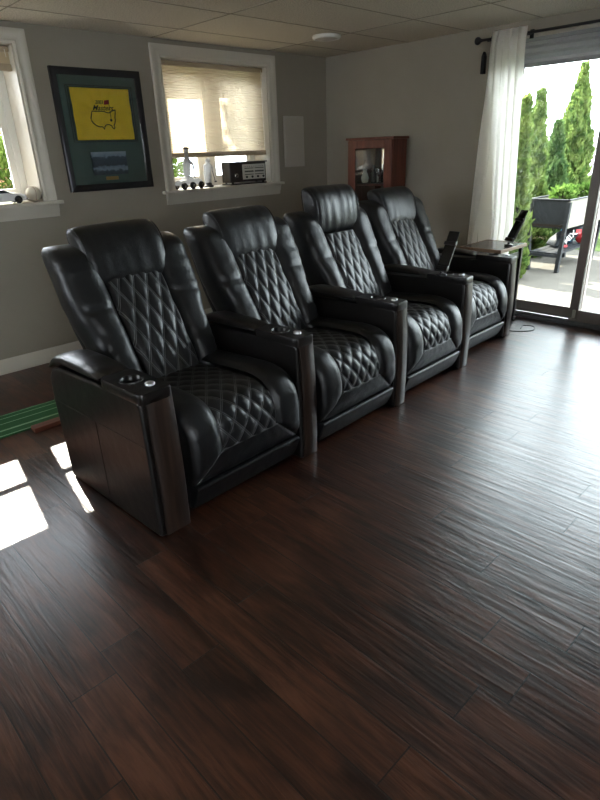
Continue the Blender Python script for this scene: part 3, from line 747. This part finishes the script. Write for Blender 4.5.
    for s_ in (-1, 1):
        mb = MB(); rings = []; NS = 46
        for k in range(NS+1):
            s2 = lerp(-.13, .704, k/NS)
            topk = max(0, (s2-.585)/.119); sc_ = max(.0, 1-topk**2.2) ** .5
            xi, xo = inner(s2), outer(s2); xc, a = (xi+xo)/2, (xo-xi)/2
            nf, nb_ = interp([(-.13, .16), (.05, .155), (.46, .102), (.69, .085)], s2), interp([(-.13, -.10), (.2, -.095), (.5, -.09), (.69, -.115)], s2)
            nf -= .045*topk**1.5
            if s2 > .53: pass
            crease = .010*math.exp(-((s2-.335)/.012)**2)
            nc, bb = (nf+nb_)/2, (nf-nb_)/2-crease
            row = []
            for (u, v) in superell(a*(.70+.30*sc_), bb*(.15+.85*sc_), 2.8, 32):
                w_ = .006*noise.noise(Vector((u*14, s2*22, s_*5))+off3) + (.005*noise.noise(Vector((u*6, s2*48, s_*9))+off3) if s2 < .33 else 0)
                row.append(Bk(s_*(xc+u), s2, nc+v+(w_ if v > 0 else 0) - (.03*topk**2)))
            rings.append(row)
        mb.loft(rings).build('back_bolster', LE, t)
    # rear shell
    mb = MB(); rings = []
    for k in range(15):
        s2 = lerp(-.36, .62, k/14); wq = interp([(-.36, .30), (.18, .318), (.3, .335), (.6, .345)], s2); sc_ = 1 if k not in (0, 14) else .8
        rings.append([Bk(u, s2, -.075+v) for u, v in superell(wq*(.98 if sc_ < 1 else 1), .045*sc_, 5, 28)])
    mb.loft(rings).build('back_shell', LE, t)
    # headrest
    hr = MB(); rings = []; HW, HS, HN = .230, .160, .078; K = 34
    cs = .603+lift; tilt = tilt+.12; headn = headn-.004
    for k in range(K+1):
        q = lerp(-1, 1, k/K); q = math.copysign(1-(1-abs(q))**1.6, q); x = q*HW
        e_ = max(.02, 1-abs(q)**9)**.5
        row = []
        for (u, v) in superell(HS*(.80+.20*e_), HN*(.40+.60*e_), 3.2, 40):
            # bulge forward low, roll back at the top
            sft = -.55*max(0, (u+.02)/HS)**2*HN*.9
            fk = 1. if seed == 3 else .45
            fold = .0075*fk*noise.noise(Vector((x*22, u*5, 1))+off3)*(1 if v > 0 else .3) + .003*fk*noise.noise(Vector((x*45, u*14, 4))+off3)
            nn = v+sft+fold
            ct, stt = cos(tilt), sin(tilt)
            du, dn = (u+HS)*ct-nn*stt-HS, nn*ct+(u+HS)*stt
            row.append(Bk(x, cs+du, .012+headn+dn))
        rings.append(row)
    ho = hr.loft(rings).build('headrest', LE, t)
    for s_ in (-1, 1):
        pts = []
        for (u, v) in superell(HS*.93, HN*.86, 2.7, 40):
            sft = -.55*max(0, (u+.02)/HS)**2*HN*.9; nn = v+sft; ct, stt = cos(tilt), sin(tilt)
            pts.append(Bk(s_*HW*.955, cs+(u+HS)*ct-nn*stt-HS, .012+headn+nn*ct+(u+HS)*stt))
        MB().tube(pts+[pts[0]], .0028, 6, cap=False).build('piping', LE, ho)
    if lift:
        for x in (-.07, .07):
            MB().tube([Bk(x, .45, -.06), Bk(x, .60+lift, -.04)], .007, 8).build('headrest_post', MT['chrome'], ho)
    # arms
    def arm(x0, x1, name='armrest'):
        xc, hw = (x0+x1)/2, (x1-x0)/2
        body = MB().prism([(-.004, .003), (.0, .30), (.006, .60), (.016, .630), (.30, .632), (.70, .620), (.775, .595), (.81, .545), (.82, .45), (.80, .003)], x0, x1, 'X').build(name, MT['armlea'], t, bevel=.014, seg=3)
        # wood front panel, bowed
        pr_ = [(z, -.008-.010*sin(pi*(z-.005)/.62)+.010*(z/.62)) for z in [lerp(.005, .615, i/16) for i in range(17)]]
        fp = MB(); rings = []
        for z, y in pr_+[(.632, .004)]:
            rings.append([(xc-hw*.66, .02, z), (xc-hw*.66, y+.004, z), (xc-hw*.60, y, z), (xc+hw*.86, y, z), (xc+hw*.92, y+.004, z), (xc+hw*.92, .02, z)])
        fp.loft(rings).build('wood_front', MT['armwood'], body)
        # cup holder block with a real well
        n = 40; z1 = .664; cy = .178; r = min(.044, hw*.66)
        def outl(a, b, z, yo=.153): return [(xc+u, yo+v, z) for u, v in superell(a, b, 9, n)]
        rings = [outl(hw*.97, .152, .618), outl(hw*1.01, .155, .628), outl(hw*1.01, .155, .656), outl(hw*.98, .152, z1), [(xc+(r+.006)*cos(2*pi*(k+.5)/n), cy+(r+.006)*sin(2*pi*(k+.5)/n), z1+.001) for k in range(n)]]
        MB().loft(rings, cap=False).build('console_top', MT['armlea'], body)
        rings = [[(xc+q*cos(2*pi*k/n), cy+q*sin(2*pi*k/n), z) for k in range(n)] for q, z in ((r+.008, z1), (r+.007, z1+.004), (r+.002, z1+.005), (r-.002, z1+.001), (r-.003, .60), (.002, .598))]
        MB().loft(rings, cap=False).build('cup_holder', MT['blackplastic'], body)
        MB().lathe([(.020, z1-.001), (.020, z1+.008), (.017, z1+.0105), (.002, z1+.011)], (xc+hw*.25, .072, 0), 20).build('control_button', MT['button'], body)
        # padded lid
        ld = MB(); rings = []
        for k in range(23):
            q = k/22; y = lerp(.312, .80, q)
            zt = interp([(.3, .660), (.36, .670), (.5, .680), (.66, .678), (.74, .660), (.80, .615)], y)
            zb = interp([(.3, .642), (.7, .636), (.80, .585)], y)
            e_ = max(.25, 1-abs(2*q-1)**14)**.5
            rings.append([(xc+u, y, (zt+zb)/2+v+.006*(1-(u/hw)**2)*(v > 0)) for u, v in superell(hw*1.02*(.9+.1*e_), (zt-zb)/2*e_, 4, 28)])
        ld.loft(rings).build('console_lid', MT['armlea'], body)
        # seams on the outer side
        for s_, xx in ((-1, x0-.0005), (1, x1+.0005)):
            MB().tube([(xx, .81, .43), (xx, .012, .435)], .0022, 6).tube([(xx, .41, .43), (xx, .41, .05)], .0020, 6).build('side_seam', MT['armlea'], body)
        return body
    arm(.352, .478)
    if left_arm: arm(-.525, -.368)
    # feet
    for x in (-.28, .28):
        for y in (.12, .70): MB().lathe([(.022, 0), (.025, .03)], (x, y, 0), 14).build('foot', MT['blackplastic'], t)
    return t
MT['button'] = mat('brushed_button', (.62, .63, .65), .4, .5, .5)
MT['welt'] = mat('black_welt', (.10, .104, .11), .4, .5)
make_chair('black quilted recliner with armrests on both sides, nearest the camera', (1.441, 1.868, 0), 2.4, True, seed=1)
make_chair('black quilted recliner standing between the nearest one and the one with raised headrest', (2.276, 1.896, 0), 2.6, seed=2)
make_chair('black quilted recliner with its headrest raised and tipped forward', (3.117, 1.948, 0), 2.4, lift=.065, tilt=.24, headn=-.012, seed=3)
make_chair('black quilted recliner at the far end, beside the brown side table', (3.990, 2.068, 0), 1.2, seed=4)

# phone holders
def phone_holder(label, loc, rot, base=True):
    t = thing('phone_holder', label, 'phone holder', loc, rot)
    # local: slab leans towards +x, width along y
    up = Vector((.13, 0, .235)).normalized(); nrm = Vector((-up.z, 0, up.x))
    o = Vector((.0, 0, .012))
    def slab(a, b, w_, d0, d1, name, m):
        mb = MB(); vs = []
        for s_ in (a, b):
            for y in (-w_, w_):
                for d_ in (d0, d1): vs.append(tuple(o+up*s_+Vector((0, y, 0))+nrm*d_))
        mb.add(vs, [(0, 1, 3, 2), (4, 6, 7, 5), (0, 4, 5, 1), (2, 3, 7, 6), (0, 2, 6, 4), (1, 5, 7, 3)])
        return mb.build(name, m, t, bevel=.004)
    slab(.02, .24, .036, -.010, .006, 'back_plate', MT['blackplastic'])
    slab(.02, .05, .045, .0, .028, 'lower_jaw', MT['blackplastic'])
    slab(.20, .225, .045, .0, .028, 'upper_jaw', MT['blackplastic'])
    ph = slab(.055, .30, .041, .008, .018, 'phone', MT['screen']); ph['label'] = 'dark phone clamped in the holder'
    MB().lathe([(.036, 0), (.038, .004), (.036, .012), (.012, .016), (.010, .03)], n=24).build('base', MT['blackplastic'], t)
    return t
phone_holder('black phone holder standing on the armrest between the two farthest recliners', (3.435, 2.13, .670), 0)
phone_holder('black phone holder standing on the brown side table', (4.72, 2.29, .692), radians(-22))

# end table
tb = thing('side_table', 'small brown wooden side table between the far recliner and curtain', 'table', (4.71, 2.44, 0))
MB().box(-.235, .225, -.205, .160, .668, .690).build('tabletop', MT['table'], tb, bevel=.004)
e_ = MB().box(-.240, .230, -.212, -.205, .664, .692).box(-.240, .230, .160, .167, .664, .692).box(.225, .232, -.212, .167, .664, .692).box(-.242, -.235, -.212, .167, .664, .692)
e_.build('edge_band', MT['tableedge'], tb, bevel=.002)
for x in (-.21, .20):
    for y in (-.175, .13):
        lg = MB().box(x-.014, x+.014, y-.014, y+.014, .03, .668).build('leg', MT['blackplastic'], tb, bevel=.003)
        MB().box(x-.022, x+.022, y-.022, y+.022, 0, .035).build('foot', MT['rubber'], lg, bevel=.004)
MB().box(-.21, .20, -.175, -.160, .56, .62).box(-.21, .20, .12, .135, .56, .62).build('rail', MT['blackplastic'], tb, bevel=.003)

# cord on the floor
pts = catmull([(4.60, 2.28, .004), (4.58, 2.10, .004), (4.70, 1.98, .004), (4.82, 2.02, .004), (4.80, 2.10, .004), (4.70, 2.08, .004)], 40)
o = MB().tube(pts, .0035, 6).build('power_cord', MT['cord']); tag(o, 'thin black power cord curled on the floor by the far recliner', 'cord')

# ------------------------------------------------------------------ display cabinet
cb = thing('display_cabinet', 'reddish cherry wood display cabinet with glass door against the right wall', 'cabinet', (4.682, 3.70, 0), radians(5.5))
cx0, cx1, cy0, cy1, ch = -.12, .12, -.25, .25, 1.565
MB().box(cx0, cx1, cy0, cy0+.02, 0, ch).box(cx0, cx1, cy1-.02, cy1, 0, ch).box(cx1-.012, cx1, cy0+.02, cy1-.02, 0, ch).box(cx0, cx1-.012, cy0+.02, cy1-.02, 0, .07).box(cx0, cx1-.012, cy0+.02, cy1-.02, ch-.02, ch).build('case', MT['cab'], cb, bevel=.002)
MB().box(cx0-.03, cx1+.012, cy0-.018, cy1+.018, ch, ch+.022).build('top_board', MT['cab'], cb, bevel=.005)
MB().box(cx1-.018, cx1-.012, cy0+.02, cy1-.02, .07, ch-.02).build('mirror_back', MT['mirror'], cb, smooth=False)
SH = (.45, .82, 1.175)
for z in SH: MB().box(cx0+.012, cx1-.018, cy0+.02, cy1-.02, z-.016, z).build('shelf', MT['cab'], cb, bevel=.001)
dd = MB(); a, b, z0, z1, sw = cy0+.003, cy1-.003, .075, ch-.006, .085
dd.box(cx0-.02, cx0-.002, a, a+sw, z0, z1).box(cx0-.02, cx0-.002, b-sw, b, z0, z1).box(cx0-.02, cx0-.002, a+sw, b-sw, z0, z0+sw).box(cx0-.02, cx0-.002, a+sw, b-sw, z1-sw*.8, z1)
door = dd.build('door', MT['cab'], cb, bevel=.003)
MB().box(cx0-.013, cx0-.009, a+sw, b-sw, z0+sw, z1-sw*.8).build('glass_pane', MT['glass'], door, smooth=False)
MB().lathe([(.006, 0), (.006, -.012), (.014, -.02), (.012, -.028), (.002, -.03)], (cx0-.02, a+.04, .80), 16, 'X').build('knob', MT['brass'], door)
def ornament(name, prof, m, x, y, z, label, group='ornaments inside the cabinet'):
    o = MB().lathe(prof, n=20).build(name, m, None, loc=(x, y, z)); tag(o, label, 'ornament', group); return o
X_ = 4.67
ornament('vase', [(.02, 0), (.03, .01), (.038, .05), (.025, .09), (.016, .11), (.022, .125)], MT['ornw'], X_, 3.84, 1.1755, 'white vase on the cabinet shelf, left of the dark bottle')
ornament('bottle', [(.028, 0), (.03, .01), (.03, .09), (.012, .12), (.011, .16), (.013, .165)], MT['ornd'], X_+.02, 3.745, 1.1755, 'dark bottle standing on the cabinet shelf behind the glass')
ornament('goblet', [(.028, 0), (.026, .006), (.006, .012), (.006, .06), (.025, .08), (.032, .12), (.03, .13)], MT['silver'], X_-.01, 3.655, 1.1755, 'silver goblet on the cabinet shelf, right of the dark bottle')
ornament('jar', [(.03, 0), (.036, .01), (.036, .08), (.028, .095), (.03, .11)], MT['ornd'], X_, 3.79, .8205, 'dark lidded jar on the lower cabinet shelf')

# ------------------------------------------------------------------ putting mat
pm = thing('putting_mat', 'long green putting mat with white lines on the floor by the back wall', 'putting mat', (.35, 3.54, 0), radians(-1))
MB().box(-1.3, 1.35, -.165, .165, 0, .010).build('turf', MT['turf'], pm, bevel=.003)
l_ = MB()
for y in (-.155, -.085, -.075, .02, .10, .152): l_.box(-1.29, 1.34, y-.0025, y+.0025, .0098, .0108)
l_.build('guide_line', MT['line'], pm, smooth=False)
wb = MB().box(-.16, .19, -.035, .03, 0, .03).build('wood_block', wood_mat('red_brown_wood', srgb(84, 44, 32), srgb(130, 76, 56), .4, 'X'), None, loc=(1.10, 3.32, 0), bevel=.004)
tag(wb, 'reddish brown wood strip on the floor along the putting mat edge', 'wood strip')

# ------------------------------------------------------------------ outdoors
struct(MB().box(OB, 9.2, -4, 9, -.25, -.04).build('patio_ground', MT['concrete'], smooth=False))
struct(MB().box(9.2, 30, -8, 26, -.3, -.055).box(OB, 9.2, -8, -4, -.3, -.055).build('lawn_ground', MT['lawn'], smooth=False))
struct(MB().box(-8, 5.6, 5.9, 16, -.3, .85).box(-8, 5.19, 4.9, 5.9, -.3, .85).build('terrace_ground', MT['lawn'], smooth=False))

def leaves(mb, n, pos_fn, size, up=.5, seed=0):
    r = random.Random(seed)
    for _ in range(n):
        p, out = pos_fn(r)
        s_ = size*r.uniform(.6, 1.3)
        d_ = (out*(1-up)+Vector((0, 0, up))+Vector((r.uniform(-.5, .5), r.uniform(-.5, .5), r.uniform(-.4, .4)))).normalized()
        sd = d_.cross(Vector((r.uniform(-1, 1), r.uniform(-1, 1), r.uniform(-1, 1)))).normalized()
        k = d_.cross(sd)*.12*s_
        a = p-d_*s_*.5; b = p+d_*s_*.6
        mb.add([a, p+sd*s_*.26+k, b, p-sd*s_*.26+k], [(0, 1, 2, 3)])
def cedar(name, label, x, y, h, r0, n, m, seed, top=1.0, base=-.05, lobes=0):
    t = thing(name, label, 'tree', (x, y, base), 0, 'cedars beside the patio')
    def rad(q): return r0*(1-q**top)*(1 if q > .12 else .72+.28*q/.12)
    def fn(r):
        q = r.random()**1.25*.985+.01; a = r.uniform(0, 2*pi)
        rr = rad(q)*(1+.75*noise.noise(Vector((cos(a)*1.8, sin(a)*1.8, q*h*3.4+seed))))*r.uniform(.62, 1.12)+.018
        o = Vector((cos(a), sin(a), 0)); return Vector((rr*cos(a), rr*sin(a), q*h)), o
    mb = MB(); leaves(mb, n, fn, .105, .62, seed)
    mb.build('foliage', m, t, smooth=False)
    MB().lathe([(rad(q)*.45*(1-.3*q), q*h) for q in (.03, .2, .4, .6, .8)]+[(.01, h*.93)], n=10).build('inner_core', MT['cedarcore'], t)  # solid dark core, keeps the crown from being see-through
    MB().tube([(0, 0, -.05), (0, 0, h*.4)], [.05, .03], 8).build('trunk', MT['bark'], t)
    return t
cedar('cedar_tree', 'slender pale cedar closest to the door, next to the curtain edge', 6.75, 3.25, 2.00, .18, 3800, MT['cedar'], 11)
cedar('cedar_tree', 'bright green pointed cedar rising behind the dark end of planter', 8.30, 3.80, 2.16, .29, 6500, MT['cedar'], 12)
cedar('cedar_tree', 'low dark green cedar filling the gap between the two tall ones', 9.2, 3.90, 1.80, .34, 5000, MT['cedar2'], 13)
cedar('cedar_tree', 'tallest dark cedar to the right above the planter', 10.2, 4.04, 2.62, .33, 8000, MT['cedar'], 14, top=1.5)
cedar('cedar_tree', 'dark bushy cedar low between the pale slender one and the planter', 7.25, 4.0, 1.40, .34, 5500, MT['cedar2'], 15, top=2.2)

def bush(name, label, x, y, z, rx, ry, rz, n, m, seed, size=.09, cat='shrub', group=None, core=True):
    t = thing(name, label, cat, (x, y, z), 0, group)
    def fn(r):
        a = r.uniform(0, 2*pi); ph = math.acos(r.uniform(-.7, 1)); o = Vector((sin(ph)*cos(a), sin(ph)*sin(a), cos(ph)))
        k = r.uniform(.65, 1.03)*(1+.25*noise.noise(o*2.2+Vector((seed, 0, 0))))
        return Vector((o.x*rx*k, o.y*ry*k, rz*.75+o.z*rz*k)), o
    mb = MB(); leaves(mb, n, fn, size, .25, seed)
    mb.build('leaves', m, t, smooth=False)
    b_ = MB()
    for k in range(5):
        a = 2*pi*k/5; b_.tube([(0, 0, -.03), (rx*.3*cos(a), ry*.3*sin(a), rz*.7), (rx*.5*cos(a), ry*.5*sin(a), rz*1.2)], [size*.12, size*.09, size*.05], 6)
    b_.build('stems', MT['bark'], t)
    return t
for i, (x, y, rx, rz, lb) in enumerate(((1.1, 7.6, .85, .62, 'sunlit green shrub seen past the white toy car'), (2.9, 8.2, .7, .55, 'shrub outside behind the toy golf buggy'), (4.1, 7.2, .5, .6, 'shrub outside seen left of the radio'))):
    bush('garden_shrub', lb, x, y, .85, rx, .6, rz, 2600, MT['shrub'], 21+i, .10, group='shrubs outside the back windows')
fe = thing('board_fence', 'brown board fence in the garden behind the left window', 'fence', (1.2, 9.6, .85))
for k in range(18): MB().box(-2.7+.3*k, -2.42+.3*k, 0, .025, 0, 1.25).build('board', MT['brownfence'], fe, smooth=False)
for z in (.2, 1.0): MB().box(-2.7, 2.7, .025, .07, z, z+.09).build('rail', MT['brownfence'], fe, smooth=False)
# tree whose crown dapples the blind
tr = thing('leafy_tree', 'leafy garden tree outside beyond the window with the radio', 'tree', (4.75, 8.6, .85))
def fn(r):
    a = r.uniform(0, 2*pi); ph = math.acos(r.uniform(-1, 1)); o = Vector((sin(ph)*cos(a), sin(ph)*sin(a), cos(ph)))
    k = r.uniform(.4, 1.0); return Vector((-.1+o.x*.42*k, o.y*.5*k, 4.15+o.z*.75*k)), o
mb = MB(); leaves(mb, 900, fn, .13, .2, 41); mb.build('crown', MT['shrub'], tr, smooth=False)
MB().tube([(0, 0, -.05), (.03, 0, 2), (-.05, 0, 4.2)], [.07, .055, .03], 10).build('trunk', MT['bark'], tr)
bush('maple_shrub', 'light green leafy shrub at the right edge behind the door stile', 12.6, 3.62, -.05, .75, .7, 1.25, 4200, MT['shrub'], 31, .16)
wf = thing('white_fence', 'white board fence across the far end of the garden', 'fence', (17.5, 5, -.05))
for k in range(14): MB().box(0, .04, -7+k*1.0, -6.02+k*1.0, .06, 1.75).build('panel', MT['fence'], wf, smooth=False)
for k in range(15): MB().box(-.05, .07, -7.06+k*1.0, -6.94+k*1.0, 0, 1.85).build('post', MT['fence'], wf, smooth=False)

# raised planter
pl = thing('raised_planter', 'raised slate grey garden planter on splayed legs on the patio', 'planter', (7.92, 3.08, -.04))
def frust(x0, x1, y0, y1, z0, z1, ins): return [[(x0+ins, y0+ins, z0), (x1-ins, y0+ins, z0), (x1-ins, y1-ins, z0), (x0+ins, y1-ins, z0)], [(x0, y0, z1), (x1, y0, z1), (x1, y1, z1), (x0, y1, z1)]]
px0, px1, py0, py1, pz0, pz1 = -.62, .62, -.25, .25, .54, .875
def wallq(a, b, name, m, th=.02):
    pass
ins = .035
def pboard(p0, p1, name, m):
    # slanted board between top corners p0,p1 (x,y) and their inset bottoms
    def bt(p): return (p[0]-math.copysign(ins, p[0]), p[1]-math.copysign(ins*.6, p[1]))
    b0, b1 = bt(p0), bt(p1); nx, ny = (p1[1]-p0[1]), -(p1[0]-p0[0]); L_ = math.hypot(nx, ny); nx, ny = nx/L_*.02, ny/L_*.02
    vs = [(p0[0], p0[1], pz1), (p1[0], p1[1], pz1), (b1[0], b1[1], pz0), (b0[0], b0[1], pz0)]
    vs += [(x-nx, y-ny, z) for x, y, z in vs]
    MB().add(vs, [(0, 1, 2, 3), (7, 6, 5, 4), (0, 4, 5, 1), (1, 5, 6, 2), (2, 6, 7, 3), (3, 7, 4, 0)]).build(name, m, pl, bevel=.003)
pboard((px0, py0), (px1, py0), 'long_side', MT['plantertan'])
pboard((px1, py1), (px0, py1), 'long_side', MT['plantertan'])
pboard((px0, py1), (px0, py0), 'end_board', MT['planterdark'])
pboard((px1, py0), (px1, py1), 'end_board', MT['planterdark'])
MB().box(px0+.03, px1-.03, py0+.02, py1-.02, pz0+.02, pz1-.04).build('soil', MT['soil'], pl, smooth=False)
MB().box(px0-.012, px1+.012, py0-.012, py0+.025, pz1, pz1+.014).box(px0-.012, px1+.012, py1-.025, py1+.012, pz1, pz1+.014).box(px0-.012, px0+.025, py0, py1, pz1, pz1+.014).box(px1-.025, px1+.012, py0, py1, pz1, pz1+.014).build('rim', MT['planterdark'], pl, bevel=.003)
for sx in (-1, 1):
    for sy in (-1, 1):
        xa, ya = sx*.615, sy*.245; xb, yb = sx*.56, sy*.185
        rings = []
        for x, y, z in ((xb, yb, 0), (xa, ya, pz1-.02)):
            rings.append([(x-.028, y-.022, z), (x+.028, y-.022, z), (x+.028, y+.022, z), (x-.028, y+.022, z)])
        MB().loft(rings).build('leg', MT['planterdark'], pl, bevel=.003)
sh = MB()
for k in range(4): sh.box(-.58, .58, -.185+.095*k, -.10+.095*k, .225, .243)
sh.box(-.60, -.56, -.2, .2, .19, .225).box(.56, .60, -.2, .2, .19, .225).build('lower_shelf', MT['planterdark'], pl, bevel=.002)
for i, (x, y, r_, lb) in enumerate(((7.60, 3.06, .13, 'bright green leafy plant nearest the dark end of planter'), (7.93, 3.12, .12, 'leafy plant in the middle of the raised planter'), (8.26, 3.06, .12, 'leafy plant towards the far end of raised planter'))):
    bush('planter_plant', lb, x, y, pz1-.08, r_, r_, r_*.8, 260, MT['plantleaf'], 51+i, .075, 'plant', 'plants in the raised planter')
def bag(name, label, x, y, z, L_, W_, H_, m, rz, ry=0, seed=0):
    t = thing(name, label, 'bag', (x, y, z), rz, 'soil bags under the planter'); rings = []
    for k in range(15):
        q = lerp(-1, 1, k/14); e_ = max(.06, 1-abs(q)**5)**.6
        rings.append([(q*L_, u*(.9+.1*e_), H_*(1+0)*1.0*e_*.0+H_+v*e_+.008*noise.noise(Vector((q*4, u*20, seed)))) for u, v in superell(W_, H_, 2.6, 22)])
    b_ = MB().loft(rings)
    if ry:
        Mx = Matrix.Rotation(ry, 3, 'Y'); b_.v = [tuple(Mx @ Vector(v)) for v in b_.v]
        mz = min(v[2] for v in b_.v); b_.v = [(v[0], v[1], v[2]-mz) for v in b_.v]
    b_.build('sack', m, t); return t
b1 = bag('soil_bag', 'black soil bag with white lettering and red patches on the planter shelf', 7.93, 3.03, .204, .23, .12, .075, MT['bagblack'], radians(-38), radians(-30), 1)
# printing on the bag's front (towards the house side)
for (x, z, w_, h_, m, nm) in ((.06, .20, .075, .06, 'bagred', 'red_patch'), (.16, .13, .07, .055, 'bagred', 'red_patch'), (-.12, .025, .11, .03, 'bagred', 'red_patch')):
    MB().box(x-w_/2, x+w_/2, -.124, -.114, z-h_/2, z+h_/2).build(nm, MT[m], b1, bevel=.003)
text('MIX', 'lettering', MT['bagwhite'], b1, (-.02, -.125, .115), .19, .075, rot=(pi/2, radians(-45), 0), off=.02)
bag('soil_bag', 'bright blue bag lying on top behind the black soil bag', 8.30, 3.17, .204, .15, .085, .125, MT['bagblue'], radians(5), 0, 2)
bag('soil_bag', 'red bag to the right of the black soil bag', 8.33, 2.985, .204, .12, .06, .085, MT['bagred'], radians(-4), 0, 3)

# ------------------------------------------------------------------ light
W = bpy.data.worlds.new('World'); sc.world = W; W.use_nodes = True
wn, wl = W.node_tree.nodes, W.node_tree.links; wn.clear()
wo = wn.new('ShaderNodeOutputWorld'); bg = wn.new('ShaderNodeBackground')
bg.inputs[0].default_value = (.86, .93, 1.0, 1); bg.inputs[1].default_value = 10
wl.new(bg.outputs[0], wo.inputs[0])
sl = bpy.data.lights.new('sun', 'SUN'); sl.energy = 30; sl.angle = radians(.55); sl.color = (1., .93, .80)
so = bpy.data.objects.new('sun', sl); COL.objects.link(so)
so.rotation_euler = Vector((-.185, -1, -.85)).to_track_quat('-Z', 'Y').to_euler()

# ------------------------------------------------------------------ camera
F, PITCH, ROLL, YAW = 563.108, radians(23.9404), radians(-2.0525), radians(43.693)
fw = Vector((sin(YAW)*cos(PITCH), cos(YAW)*cos(PITCH), -sin(PITCH)))
r = Vector((cos(YAW), -sin(YAW), 0)); u = r.cross(fw)
r2 = cos(ROLL)*r+sin(ROLL)*u; u2 = -sin(ROLL)*r+cos(ROLL)*u
cam = bpy.data.cameras.new('camera'); co = bpy.data.objects.new('camera', cam); COL.objects.link(co)
co.matrix_world = Matrix(((r2.x, u2.x, -fw.x, 0), (r2.y, u2.y, -fw.y, 0), (r2.z, u2.z, -fw.z, 1.5), (0, 0, 0, 1)))
cam.sensor_fit = 'VERTICAL'; cam.sensor_height = 36; cam.sensor_width = 27; cam.lens = F*36/800; cam.clip_start = .02
sc.camera = co
vs_ = sc.view_settings; sc.display_settings.display_device = 'sRGB'
vs_.view_transform = 'Standard'; vs_.look = 'None'; vs_.gamma = 1; vs_.exposure = 0.72; vs_.use_curve_mapping = False
